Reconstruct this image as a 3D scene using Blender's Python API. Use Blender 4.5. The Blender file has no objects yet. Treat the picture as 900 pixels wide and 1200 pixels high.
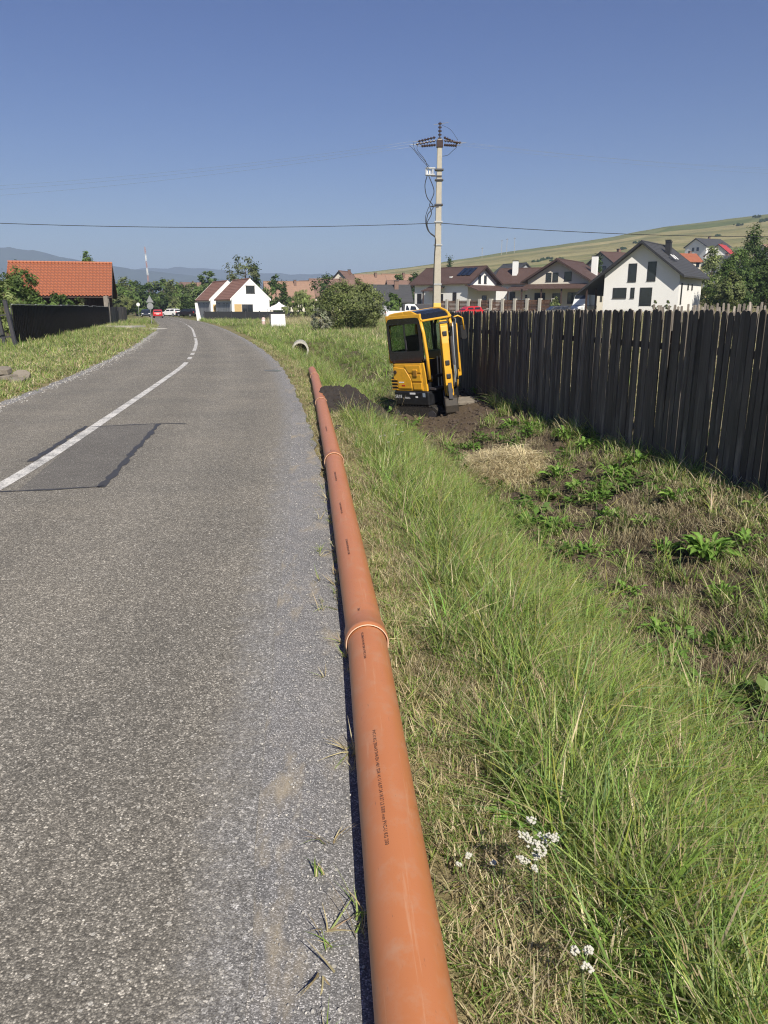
import bpy, math, random
import numpy as np
from mathutils import Vector, Matrix, noise
R = math.radians
random.seed(7)
scene = bpy.context.scene
col = scene.collection
# ------------------------------------------------------------------ camera
CAM_H = 1.75
PITCH = math.atan((600 - 361) / 900)
cam_d = bpy.data.cameras.new('camera'); cam = bpy.data.objects.new('camera', cam_d); col.objects.link(cam)
cam_d.sensor_fit = 'VERTICAL'; cam_d.sensor_height = 36; cam_d.lens = 27
cam_d.clip_start = 0.05; cam_d.clip_end = 20000
cam.location = (0, 0, CAM_H); cam.rotation_euler = (R(90) - PITCH, 0, 0)
scene.camera = cam
# ------------------------------------------------------------------ sky, sun, exposure
SUN_AZ, SUN_EL = R(17), R(41)          # azimuth: behind the camera, to its right
world = bpy.data.worlds.new('World'); scene.world = world; world.use_nodes = True
wn = world.node_tree; wn.nodes.clear()
sky = wn.nodes.new('ShaderNodeTexSky'); sky.sky_type = 'NISHITA'; sky.sun_disc = False
sky.sun_elevation = SUN_EL; sky.sun_rotation = R(180) - SUN_AZ
sky.altitude = 500; sky.air_density = 1.0; sky.dust_density = 0.35; sky.ozone_density = 2.5
hs = wn.nodes.new('ShaderNodeHueSaturation'); hs.inputs['Hue'].default_value = 0.522; hs.inputs['Saturation'].default_value = 1.26
bg = wn.nodes.new('ShaderNodeBackground'); bg.inputs['Strength'].default_value = 0.058
wo = wn.nodes.new('ShaderNodeOutputWorld')
wn.links.new(sky.outputs[0], hs.inputs['Color']); wn.links.new(hs.outputs[0], bg.inputs[0]); wn.links.new(bg.outputs[0], wo.inputs[0])
sun_d = bpy.data.lights.new('sun', 'SUN'); sun = bpy.data.objects.new('sun', sun_d); col.objects.link(sun)
sun_d.energy = 5.0; sun_d.angle = R(0.53); sun_d.color = (1.0, 0.93, 0.81)
to_sun = Vector((math.sin(SUN_AZ) * math.cos(SUN_EL), -math.cos(SUN_AZ) * math.cos(SUN_EL), math.sin(SUN_EL)))
sun.rotation_euler = to_sun.to_track_quat('Z', 'Y').to_euler(); sun.location = to_sun * 50
scene.view_settings.view_transform = 'Standard'; scene.view_settings.look = 'None'
scene.view_settings.gamma = 1; scene.view_settings.use_curve_mapping = False
scene.view_settings.exposure = 0.42
cy = scene.cycles
cy.max_bounces = 5; cy.use_adaptive_sampling = True; cy.adaptive_threshold = .02; cy.diffuse_bounces = 2; cy.glossy_bounces = 2; cy.transmission_bounces = 4
cy.transparent_max_bounces = 12; cy.volume_bounces = 0; cy.caustics_reflective = False; cy.caustics_refractive = False
cy.sample_clamp_indirect = 6
cy.use_denoising = True; cy.denoiser = 'OPENIMAGEDENOISE'; cy.denoising_input_passes = 'RGB_ALBEDO_NORMAL'; cy.denoising_prefilter = 'NONE'; cy.filter_width = 1.15

# ------------------------------------------------------------------ helpers
def tag(o, label=None, cat=None, group=None, kind=None):
    if label: o['label'] = label
    if cat: o['category'] = cat
    if group: o['group'] = group
    if kind: o['kind'] = kind
    return o
def thing(name, label, cat, loc=(0, 0, 0), rotz=0, group=None):
    o = bpy.data.objects.new(name, None); col.objects.link(o); o.empty_display_size = .2
    o.location = loc; o.rotation_euler = (0, 0, rotz)
    return tag(o, label, cat, group)
def lerp(a, b, t): return a + (b - a) * t
def sstep(a, b, x):
    t = np.clip((x - a) / (b - a), 0, 1); return t * t * (3 - 2 * t)
def pix(px, py, Y):
    """world X and Z of the photograph's pixel at the distance Y"""
    c, s = math.cos(PITCH), math.sin(PITCH); d = (px - 450) / 900; v = (600 - py) / 900
    t = Y / (c + v * s); return d * t, CAM_H + (-s + v * c) * t

class MB:
    def __init__(self): self.v = []; self.f = []; self.c = []
    def add(self, vs, fs, M=None, c=None):
        n = len(self.v)
        for p in vs:
            p = Vector(p)
            if M is not None: p = M @ p
            self.v.append(p[:])
            self.c.append(c if c else (1, 1, 1))
        for f in fs: self.f.append([i + n for i in f])
        return self
    def box(self, x0, x1, y0, y1, z0, z1, M=None, c=None):
        vs = [(x0, y0, z0), (x1, y0, z0), (x1, y1, z0), (x0, y1, z0), (x0, y0, z1), (x1, y0, z1), (x1, y1, z1), (x0, y1, z1)]
        return self.add(vs, [(3, 2, 1, 0), (4, 5, 6, 7), (0, 1, 5, 4), (1, 2, 6, 5), (2, 3, 7, 6), (3, 0, 4, 7)], M, c)
    def prism(self, poly, axis, a, b, M=None, c=None):
        """poly in the two other axes (in xyz order), extruded from a to b"""
        def mk(p, t):
            if axis == 'x': return (t, p[0], p[1])
            if axis == 'y': return (p[0], t, p[1])
            return (p[0], p[1], t)
        n = len(poly); vs = [mk(p, a) for p in poly] + [mk(p, b) for p in poly]
        fs = [tuple(range(n))[::-1], tuple(range(n, 2 * n))] + [(i, (i + 1) % n, n + (i + 1) % n, n + i) for i in range(n)]
        return self.add(vs, fs, M, c)
    def tube(self, pts, r, n=8, M=None, c=None, cap=True):
        pts = [Vector(p) for p in pts]; k = len(pts)
        rs = r if isinstance(r, (list, tuple)) else [r] * k
        vs = []; up = None
        for i, p in enumerate(pts):
            t = (pts[min(i + 1, k - 1)] - pts[max(i - 1, 0)]).normalized()
            if up is None:
                up = Vector((0, 0, 1)) if abs(t.z) < .9 else Vector((1, 0, 0))
            a = t.cross(up).normalized(); b = a.cross(t).normalized(); up = b
            for j in range(n):
                q = 2 * math.pi * j / n
                vs.append(p + (a * math.cos(q) + b * math.sin(q)) * rs[i])
        fs = [(i * n + j, i * n + (j + 1) % n, (i + 1) * n + (j + 1) % n, (i + 1) * n + j) for i in range(k - 1) for j in range(n)]
        if cap: fs += [tuple(range(n))[::-1], tuple(range((k - 1) * n, k * n))]
        return self.add(vs, fs, M, c)
    def mesh(self, name, m=None, smooth=False, tint=False):
        me = bpy.data.meshes.new(name); me.from_pydata(self.v, [], self.f)
        if tint:
            at = me.color_attributes.new('tint', 'FLOAT_COLOR', 'POINT')
            at.data.foreach_set('color', [x for cc in self.c for x in (cc[0], cc[1], cc[2], 1)])
        if m: me.materials.append(m)
        me.update()
        if smooth: me.polygons.foreach_set('use_smooth', [True] * len(me.polygons))
        return me
    def obj(self, name, m, parent=None, smooth=False, tint=False, bevel=0, seg=2, auto=False):
        return mobj(name, self.mesh(name, m, smooth, tint), parent, bevel, seg)
def mobj(name, me, parent=None, bevel=0, seg=2):
    o = bpy.data.objects.new(name, me); col.objects.link(o); o.parent = parent
    if bevel:
        b = o.modifiers.new('bevel', 'BEVEL'); b.width = bevel; b.segments = seg; b.limit_method = 'ANGLE'; b.angle_limit = R(35)
    return o
def copy_tree(o, parent=None):
    c = o.copy(); col.objects.link(c); c.parent = parent
    for ch in list(o.children): copy_tree(ch, c)
    return c
def text_mesh(name, body, size, m, extrude=0.0005):
    cu = bpy.data.curves.new(name, 'FONT'); cu.body = body; cu.size = size; cu.extrude = extrude; cu.resolution_u = 2
    o = bpy.data.objects.new(name, cu); col.objects.link(o)
    me = bpy.data.meshes.new_from_object(o.evaluated_get(bpy.context.evaluated_depsgraph_get()))
    bpy.data.objects.remove(o); bpy.data.curves.remove(cu)
    me.materials.clear(); me.materials.append(m); me.name = name
    return me
def rrect(x0, x1, z0, z1, r, n=5):
    out = []
    for cx, cz, a0 in ((x1 - r, z1 - r, 0), (x0 + r, z1 - r, 90), (x0 + r, z0 + r, 180), (x1 - r, z0 + r, 270)):
        for i in range(n + 1):
            a = R(a0 + 90 * i / n); out.append((cx + r * math.cos(a), cz + r * math.sin(a)))
    return out

# ------------------------------------------------------------------ materials
def nodes(name):
    m = bpy.data.materials.new(name); m.use_nodes = True; nt = m.node_tree
    return m, nt, nt.nodes['Principled BSDF'], nt.nodes['Material Output']
def N(nt, t, **kw):
    n = nt.nodes.new('ShaderNode' + t)
    for k, v in kw.items():
        if k in n.inputs: n.inputs[k].default_value = v
        else: setattr(n, k, v)
    return n
def mix(nt, a, b, fac, mode='MIX'):
    n = nt.nodes.new('ShaderNodeMix'); n.data_type = 'RGBA'; n.blend_type = mode
    for s, v in ((n.inputs[0], fac), (n.inputs[6], a), (n.inputs[7], b)):
        if hasattr(v, 'is_output') or isinstance(v, bpy.types.NodeSocket): nt.links.new(v, s)
        elif isinstance(v, (tuple, list)): s.default_value = (*v[:3], 1)
        else: s.default_value = v
    return n.outputs[2]
def ramp(nt, src, stops, interp='LINEAR'):
    n = nt.nodes.new('ShaderNodeValToRGB'); cr = n.color_ramp; cr.interpolation = interp
    while len(cr.elements) < len(stops): cr.elements.new(0.5)
    for e, (p, c) in zip(cr.elements, stops):
        e.position = p; e.color = (*c[:3], 1) if isinstance(c, (tuple, list)) else (c, c, c, 1)
    nt.links.new(src, n.inputs[0]); return n.outputs[0]
def math_n(nt, op, a, b=0.0, c=None, clamp=False):
    n = nt.nodes.new('ShaderNodeMath'); n.operation = op; n.use_clamp = clamp
    for i, v in enumerate((a, b, c)):
        if v is None: continue
        if isinstance(v, bpy.types.NodeSocket): nt.links.new(v, n.inputs[i])
        else: n.inputs[i].default_value = v
    return n.outputs[0]
def wpos(nt): return nt.nodes.new('ShaderNodeNewGeometry').outputs['Position']
def opos(nt): return nt.nodes.new('ShaderNodeTexCoord').outputs['Object']
def noise_n(nt, vec, scale, detail=4, rough=.55, dist=0):
    n = N(nt, 'TexNoise', Scale=scale, Detail=detail, Roughness=rough, Distortion=dist); nt.links.new(vec, n.inputs['Vector']); return n.outputs[0]
def stretch(nt, vec, s):
    n = nt.nodes.new('ShaderNodeMapping'); n.inputs['Scale'].default_value = s; nt.links.new(vec, n.inputs['Vector']); return n.outputs[0]
def bump(nt, h, strength, dist, p):
    b = N(nt, 'Bump', Strength=strength, Distance=dist); nt.links.new(h, b.inputs['Height']); nt.links.new(b.outputs[0], p.inputs['Normal'])
def simple(name, c, rough=.6, var=.18, scale=6., metal=0, bmp=0, bscale=60., spec=.5, coat=0, dirt=None):
    """plain surface with uneven tone, optional dirt and fine relief"""
    m, nt, p, out = nodes(name); v = opos(nt)
    n1 = noise_n(nt, v, scale, 5, .6)
    cc = mix(nt, tuple(x * (1 - var) for x in c), tuple(min(1, x * (1 + var)) for x in c), n1)
    if dirt:
        n2 = noise_n(nt, v, scale * 2.7, 6, .7); cc = mix(nt, cc, dirt[0], math_n(nt, 'MULTIPLY', ramp(nt, n2, [(.5, 0), (.75, 1)]), dirt[1]))
    nt.links.new(cc, p.inputs['Base Color'])
    p.inputs['Metallic'].default_value = metal; p.inputs['Specular IOR Level'].default_value = spec; p.inputs['Coat Weight'].default_value = coat
    rr = math_n(nt, 'MULTIPLY_ADD', n1, .2, rough - .1); nt.links.new(rr, p.inputs['Roughness'])
    if bmp: bump(nt, noise_n(nt, v, bscale, 4, .6), bmp, .01, p)
    return m
def leafy(name, gain=1.0, trans=.35, rnd=.35, rough=.55):
    """leaf or blade: own colour from the mesh's tint, lets light through"""
    m, nt, p, out = nodes(name)
    at = N(nt, 'Attribute', attribute_name='tint'); oi = nt.nodes.new('ShaderNodeObjectInfo')
    k = math_n(nt, 'MULTIPLY_ADD', oi.outputs['Random'], 2 * rnd * gain, gain * (1 - rnd))
    vm = nt.nodes.new('ShaderNodeVectorMath'); vm.operation = 'SCALE'; nt.links.new(at.outputs['Color'], vm.inputs[0]); nt.links.new(k, vm.inputs['Scale'])
    nt.links.new(vm.outputs[0], p.inputs['Base Color']); p.inputs['Roughness'].default_value = rough; p.inputs['Specular IOR Level'].default_value = .25
    tr = nt.nodes.new('ShaderNodeBsdfTranslucent'); nt.links.new(vm.outputs[0], tr.inputs[0])
    ms = nt.nodes.new('ShaderNodeMixShader'); ms.inputs[0].default_value = trans
    nt.links.new(p.outputs[0], ms.inputs[1]); nt.links.new(tr.outputs[0], ms.inputs[2]); nt.links.new(ms.outputs[0], out.inputs[0])
    return m
def glassy(name, tint=(.55, .62, .6), clear=.7):
    m, nt, p, out = nodes(name)
    tr = nt.nodes.new('ShaderNodeBsdfTransparent'); tr.inputs[0].default_value = (*tint, 1)
    p.inputs['Base Color'].default_value = (.01, .012, .012, 1); p.inputs['Roughness'].default_value = .04
    ms = nt.nodes.new('ShaderNodeMixShader'); ms.inputs[0].default_value = clear
    nt.links.new(p.outputs[0], ms.inputs[1]); nt.links.new(tr.outputs[0], ms.inputs[2]); nt.links.new(ms.outputs[0], out.inputs[0])
    return m

def asphalt_mat(name, base=.17, chip=1.0, fine=False):
    m, nt, p, out = nodes(name); v = wpos(nt)
    sc = 230 if fine else 160
    vo = N(nt, 'TexVoronoi', Scale=sc); nt.links.new(stretch(nt, v, (1, 1, 1)), vo.inputs['Vector'])
    sep = nt.nodes.new('ShaderNodeSeparateColor'); nt.links.new(vo.outputs['Color'], sep.inputs[0])
    c1 = ramp(nt, sep.outputs[0], [(0, base * .52), (.35, base * .80), (.72, base * 1.12), (.90, base * 1.7), (1, base * 2.6)] if not fine else [(0, base * .5), (.3, base * .72), (.62, base * 1.0), (.85, base * 1.6), (1, base * 2.5)])
    # mortar between the chips
    c1 = mix(nt, c1, (base * .42, base * .42, base * .43), math_n(nt, 'MULTIPLY', ramp(nt, vo.outputs['Distance'], [(.45, 0), (.75, 1)]), .75))
    big = noise_n(nt, v, .55, 5, .62); mid = noise_n(nt, v, 7, 5, .7)
    warm = mix(nt, (1.05, 1.0, .89), (1.12, 1.01, .82), big) if not fine else mix(nt, (.97, .99, 1.02), (1.07, 1.0, .92), mid) if fine is True else mix(nt, (1.04, 1.0, .92), (1.08, 1.0, .88), mid)
    c2 = mix(nt, c1, warm, 1.0, 'MULTIPLY')
    tone = ramp(nt, math_n(nt, 'MULTIPLY_ADD', mid, .45, math_n(nt, 'MULTIPLY', big, .55)), [(.32, .8), (.68, 1.2)])
    c2 = mix(nt, c2, tone, 1.0, 'MULTIPLY')
    if not fine:
        ax = N(nt, 'Attribute', attribute_name='across')      # oily wheel paths, polished lighter between
        tr = ramp(nt, ax.outputs['Fac'], [(0, 1.02), (.13, .93), (.27, 1.03), (.42, .90), (.5, 1.0), (.6, .9), (.75, 1.06), (.88, .93), (1, 1.08)])
        c2 = mix(nt, c2, tr, 1.0, 'MULTIPLY')
        # crumbling, dusty right edge that runs into the chippings
        vf = N(nt, 'TexVoronoi', Scale=230); nt.links.new(v, vf.inputs['Vector']); sf = nt.nodes.new('ShaderNodeSeparateColor'); nt.links.new(vf.outputs['Color'], sf.inputs[0])
        ef = ramp(nt, math_n(nt, 'ADD', ax.outputs['Fac'], math_n(nt, 'MULTIPLY', math_n(nt, 'SUBTRACT', noise_n(nt, v, 5, 6, .75), .5), .10)), [(.955, 0), (.995, 1)])
        c2 = mix(nt, c2, ramp(nt, sf.outputs[0], [(0, (.105, .10, .095)), (.3, (.155, .15, .143)), (.62, (.205, .20, .19)), (.85, (.31, .30, .285)), (1, (.46, .45, .43))]), ef)
    elif fine is True:
        sn = noise_n(nt, stretch(nt, v, (1.6, .55, 1)), 2.6, 5, .65)
        c2 = mix(nt, c2, (.34, .29, .21), math_n(nt, 'MULTIPLY', ramp(nt, sn, [(.54, 0), (.70, 1)]), .85))
    if not fine:                                             # coarser light aggregate showing through
        vc = N(nt, 'TexVoronoi', Scale=72); nt.links.new(v, vc.inputs['Vector']); sc3 = nt.nodes.new('ShaderNodeSeparateColor'); nt.links.new(vc.outputs['Color'], sc3.inputs[0])
        c2 = mix(nt, c2, ramp(nt, sc3.outputs[2], [(0, .8), (.5, .96), (.85, 1.08), (.95, 1.35), (1, 1.6)]), 1.0, 'MULTIPLY')
    # scattered pale and dark stones
    v2 = N(nt, 'TexVoronoi', Scale=48); nt.links.new(v, v2.inputs['Vector'])
    s2 = nt.nodes.new('ShaderNodeSeparateColor'); nt.links.new(v2.outputs['Color'], s2.inputs[0])
    sel = math_n(nt, 'MULTIPLY', math_n(nt, 'GREATER_THAN', s2.outputs[1], .955), math_n(nt, 'LESS_THAN', v2.outputs['Distance'], .34))
    c2 = mix(nt, c2, (.46, .44, .39), math_n(nt, 'MULTIPLY', sel, .8))
    dk = math_n(nt, 'MULTIPLY', math_n(nt, 'LESS_THAN', s2.outputs[2], .007), math_n(nt, 'LESS_THAN', v2.outputs['Distance'], .36))
    c2 = mix(nt, c2, (.06, .058, .055), math_n(nt, 'MULTIPLY', dk, .45))
    nt.links.new(c2, p.inputs['Base Color']); p.inputs['Roughness'].default_value = .85; p.inputs['Specular IOR Level'].default_value = .22
    hgt = math_n(nt, 'ADD', math_n(nt, 'MULTIPLY', vo.outputs['Distance'], -1.0), math_n(nt, 'MULTIPLY', sep.outputs[1], .5))
    bump(nt, hgt, .4 * chip, .005, p)
    return m
def paint_mat(name, c, wear=.5):
    m, nt, p, out = nodes(name); v = wpos(nt)
    a = noise_n(nt, v, 38, 5, .7); b = noise_n(nt, v, 3.2, 4, .6)
    f = ramp(nt, math_n(nt, 'ADD', math_n(nt, 'MULTIPLY', a, .6), math_n(nt, 'MULTIPLY', b, .4)), [(.40 + .13 * wear, 0), (.58 + .1 * wear, 1)])
    cc = mix(nt, c, (.13, .13, .125), f)
    nt.links.new(cc, p.inputs['Base Color']); p.inputs['Roughness'].default_value = .7
    bump(nt, noise_n(nt, v, 150, 3), .4, .004, p)
    return m
def ground_mat():
    m, nt, p, out = nodes('ground_soil_and_turf'); v = wpos(nt)
    so = N(nt, 'Attribute', attribute_name='soil').outputs['Fac']; dr = N(nt, 'Attribute', attribute_name='dry').outputs['Fac']
    n1 = noise_n(nt, v, .35, 6, .65); n2 = noise_n(nt, v, 5, 6, .7); n3 = noise_n(nt, v, 42, 4, .7)
    green = mix(nt, (.075, .105, .028), (.15, .165, .06), n1)
    green = mix(nt, green, (.21, .19, .09), ramp(nt, n2, [(.5, 0), (.72, .7)]))
    straw = mix(nt, (.20, .165, .085), (.30, .25, .14), n2)
    cc = mix(nt, green, straw, dr)
    soil = mix(nt, (.055, .040, .028), (.15, .115, .08), n2)
    soil = mix(nt, soil, (.21, .17, .11), ramp(nt, n3, [(.5, 0), (.75, .6)]))
    cc = mix(nt, cc, soil, so)
    cc = mix(nt, cc, ramp(nt, n3, [(.25, .6), (.7, 1.25)]), .8, 'MULTIPLY')
    nt.links.new(cc, p.inputs['Base Color']); p.inputs['Roughness'].default_value = .95; p.inputs['Specular IOR Level'].default_value = .1
    bump(nt, math_n(nt, 'ADD', math_n(nt, 'MULTIPLY', n2, .7), math_n(nt, 'MULTIPLY', n3, .3)), .9, .06, p)
    return m
def wood_mat(name, c, var=.5):
    m, nt, p, out = nodes(name); v = opos(nt); oi = nt.nodes.new('ShaderNodeObjectInfo')
    cmb = nt.nodes.new('ShaderNodeVectorMath'); cmb.operation = 'MULTIPLY_ADD'
    nt.links.new(oi.outputs['Location'], cmb.inputs[0]); cmb.inputs[1].default_value = (7, 7, 7); nt.links.new(v, cmb.inputs[2])
    g = noise_n(nt, stretch(nt, cmb.outputs[0], (60, 60, 2.2)), 1, 5, .7); k = noise_n(nt, stretch(nt, cmb.outputs[0], (9, 9, 1.2)), 1, 4, .6)
    cc = mix(nt, tuple(x * (1 - var) for x in c), tuple(x * (1 + var) for x in c), g)
    cc = mix(nt, cc, tuple(x * 2.8 for x in c), ramp(nt, k, [(.52, 0), (.74, .75)]))
    kk = math_n(nt, 'MULTIPLY_ADD', oi.outputs['Random'], .7, .65)
    cc = mix(nt, cc, kk, 1.0, 'MULTIPLY')
    nt.links.new(cc, p.inputs['Base Color']); p.inputs['Roughness'].default_value = .75; p.inputs['Specular IOR Level'].default_value = .3
    bump(nt, g, .5, .004, p)
    return m
MAT = {}
def roofmat(name, c): return simple(name, c, .7, .22, 1.6, bmp=.3, bscale=25)
MAT['asphalt'] = asphalt_mat('aged_asphalt', .205)
MAT['patch'] = asphalt_mat('patch_asphalt', .145, .5, fine='patch')
MAT['shoulder'] = asphalt_mat('fine_grey_chippings', .235, .8, fine=True)
MAT['tar'] = simple('tar_seal', (.05, .048, .046), .55, .4, 14)
MAT['line'] = paint_mat('road_paint', (.66, .64, .60), .35)
MAT['green_spray'] = paint_mat('green_spray_paint', (.12, .66, .2), -1.2)
MAT['ground'] = ground_mat()
MAT['concrete'] = simple('weathered_concrete', (.44, .42, .37), .85, .25, 4, bmp=.3, dirt=((.2, .17, .13), .6))
MAT['pole'] = simple('pale_pole_concrete', (.40, .37, .31), .85, .15, 3, bmp=.3, dirt=((.25, .22, .18), .5))
def pvc_mat():
    m, nt, p, out = nodes('orange_pvc'); v = opos(nt)
    n1 = noise_n(nt, v, 3, 5, .6); n2 = noise_n(nt, v, 9, 6, .72); n3 = noise_n(nt, stretch(nt, v, (2.0, 55, 55)), 1, 5, .65); n4 = noise_n(nt, stretch(nt, v, (24, 90, 90)), 1, 3, .6)
    c = mix(nt, (.455, .165, .064), (.515, .195, .078), n1)
    c = mix(nt, c, (.46, .30, .20), math_n(nt, 'MULTIPLY', ramp(nt, n2, [(.5, 0), (.74, 1)]), .5))          # dried dust
    c = mix(nt, c, (.58, .33, .20), math_n(nt, 'MULTIPLY', ramp(nt, n3, [(.60, 0), (.70, 1)]), .45))         # drag scuffs along the barrel
    c = mix(nt, c, (.20, .10, .06), math_n(nt, 'MULTIPLY', ramp(nt, n4, [(.68, 0), (.74, 1)]), .5))          # specks of soil
    nt.links.new(c, p.inputs['Base Color']); p.inputs['Specular IOR Level'].default_value = .5
    nt.links.new(math_n(nt, 'MULTIPLY_ADD', n2, .35, .24), p.inputs['Roughness'])
    return m
MAT['pvc'] = pvc_mat()
MAT['pvc_rim'] = simple('pale_chamfer_pvc', (.68, .45, .31), .5, .06, 8)
MAT['ink'] = simple('print_ink', (.06, .035, .03), .6, .2, 20)
MAT['fencewood'] = wood_mat('dark_stained_timber', (.105, .089, .075))
MAT['greywood'] = wood_mat('weathered_grey_timber', (.17, .15, .13), .35)
MAT['brownwood'] = wood_mat('brown_timber', (.10, .055, .035), .35)
MAT['sheet'] = simple('dark_brown_sheet_metal', (.012, .009, .008), .75, .3, 2, spec=.12)
MAT['steel'] = simple('dark_painted_steel', (.05, .048, .055), .5, .25, 6)
MAT['galv'] = simple('galvanised_steel', (.45, .46, .47), .45, .2, 8, metal=.7)
MAT['render'] = simple('white_render', (.79, .785, .765), .85, .05, 1.2, bmp=.15, bscale=90)
MAT['cream'] = simple('cream_render', (.62, .58, .49), .85, .07, 1.2, bmp=.15, bscale=90)
MAT['greyrender'] = simple('grey_render', (.33, .34, .36), .85, .1, 1.2)
MAT['plinth'] = simple('ochre_panel', (.52, .36, .16), .8, .12, 3)
MAT['roof_brown'] = roofmat('brown_roof', (.088, .052, .042))
MAT['roof_dark'] = roofmat('anthracite_roof', (.055, .056, .06))
MAT['roof_terra'] = roofmat('old_clay_tiles', (.27, .165, .115))
MAT['roof_rust'] = roofmat('red_brown_tiles', (.18, .11, .085))
def tile_sheet():
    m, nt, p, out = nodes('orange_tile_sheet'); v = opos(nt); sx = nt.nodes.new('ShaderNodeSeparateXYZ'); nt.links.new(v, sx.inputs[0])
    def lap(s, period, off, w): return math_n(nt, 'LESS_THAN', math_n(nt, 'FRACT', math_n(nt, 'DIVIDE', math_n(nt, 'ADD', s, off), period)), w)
    lap_shade = math_n(nt, 'MAXIMUM', lap(sx.outputs[0], .333, 40., .20), lap(sx.outputs[1], .3208, .35, .24))      # dark lap lines: shadow and dirt painted into the sheet colour
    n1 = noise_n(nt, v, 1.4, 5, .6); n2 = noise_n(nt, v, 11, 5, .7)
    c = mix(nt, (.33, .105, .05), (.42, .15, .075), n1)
    c = mix(nt, c, (.17, .065, .04), math_n(nt, 'MULTIPLY', lap_shade, math_n(nt, 'MULTIPLY_ADD', n2, .6, .4)))
    nt.links.new(c, p.inputs['Base Color']); p.inputs['Roughness'].default_value = .6; p.inputs['Specular IOR Level'].default_value = .35
    return m
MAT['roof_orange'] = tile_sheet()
MAT['roof_red'] = roofmat('red_sheet_roof', (.42, .05, .05))
MAT['roof_tan'] = roofmat('tan_brown_tiles', (.23, .12, .085))
MAT['trim_dark'] = simple('dark_trim', (.03, .03, .032), .5, .2, 4)
MAT['trim_brown'] = simple('brown_trim', (.05, .03, .024), .6, .2, 4)
MAT['pane'] = simple('window_glass', (.018, .022, .027), .08, .3, 2, spec=.7)
MAT['frame_white'] = simple('white_frame', (.72, .72, .70), .5, .05, 4)
MAT['solar'] = simple('solar_collector', (.012, .018, .035), .15, .2, 3, spec=.7)
MAT['yellow'] = simple('machine_yellow', (.70, .365, .028), .38, .10, 4, spec=.5, coat=.2, dirt=((.30, .17, .06), .35))
MAT['black_plastic'] = simple('black_machine_paint', (.013, .014, .017), .45, .3, 6, dirt=((.07, .06, .05), .3))
MAT['rubber'] = simple('dirty_rubber', (.022, .02, .018), .8, .4, 9, dirt=((.13, .10, .07), .7))
MAT['bucket'] = simple('worn_bucket_steel', (.034, .028, .022), .7, .4, 7, metal=0, dirt=((.07, .052, .036), .7))
MAT['chrome'] = simple('cylinder_rod', (.75, .75, .75), .2, .05, 5, metal=1)
MAT['seatvinyl'] = simple('seat_vinyl', (.025, .025, .027), .6, .3, 8)
MAT['decal'] = simple('white_decal', (.75, .75, .74), .5, .05, 8)
MAT['machine_glass'] = glassy('tinted_cab_glass', (.72, .80, .74), .86)
MAT['visor'] = simple('smoked_roof_window', (.012, .013, .015), .12, .3, 3, spec=.7)
MAT['lamp_red'] = simple('red_lens', (.5, .02, .02), .3, .1, 5)
MAT['lamp_clear'] = simple('clear_lens', (.75, .75, .72), .15, .05, 5)
MAT['car_red'] = simple('red_car_paint', (.50, .018, .022), .3, .06, 2, coat=.6)
MAT['car_dark'] = simple('dark_blue_car_paint', (.018, .022, .033), .3, .1, 2, coat=.6)
MAT['car_black'] = simple('black_car_paint', (.012, .013, .015), .3, .1, 2, coat=.6)
MAT['car_white'] = simple('white_car_paint', (.74, .74, .73), .35, .04, 2, coat=.5)
MAT['tyre'] = simple('tyre', (.02, .02, .02), .8, .2, 9)
MAT['rim'] = simple('wheel_rim', (.5, .5, .52), .35, .1, 5, metal=.8)
MAT['bark'] = simple('bark', (.10, .075, .055), .9, .4, 5, bmp=.6, bscale=30)
MAT['leaf'] = leafy('tree_leaf', 1.62, .38, .16)
MAT['grass'] = leafy('grass_blade', 1.75, .42, .26, .45)
MAT['weed'] = leafy('weed_leaf', 1.35, .36, .18)
MAT['straw'] = leafy('dead_straw', .8, .15, .35, .8)
MAT['hay'] = leafy('yellow_hay', 1.15, .2, .3, .8)
MAT['flower'] = simple('white_petals', (.52, .51, .43), .7, .05, 30)
MAT['soil'] = simple('dark_fresh_soil', (.030, .024, .020), .95, .5, 7, bmp=.9, bscale=22)
MAT['clod'] = simple('brown_soil_clod', (.075, .055, .04), .95, .45, 9, bmp=.8, bscale=40)
MAT['stone'] = simple('grey_chipping', (.34, .33, .31), .85, .35, 40)
MAT['insul'] = simple('brown_insulator', (.05, .03, .025), .3, .3, 8)
MAT['wire'] = simple('cable_sheath', (.02, .021, .024), .6, .2, 5)
MAT['alu_wire'] = simple('aluminium_conductor', (.30, .32, .36), .5, .1, 5, metal=.5)
MAT['mast_red'] = simple('mast_red', (.42, .24, .22), .6, .1, 1)
MAT['mast_white'] = simple('mast_white', (.78, .78, .76), .6, .05, 1)
MAT['fabric'] = simple('white_tarpaulin', (.72, .72, .72), .7, .04, 2)
MAT['rubble'] = simple('dirty_broken_concrete', (.21, .185, .15), .9, .35, 5, bmp=.6, dirt=((.10, .08, .06), .8))
MAT['yellow_paint'] = simple('yellow_band_paint', (.66, .46, .10), .8, .15, 6)
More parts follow.
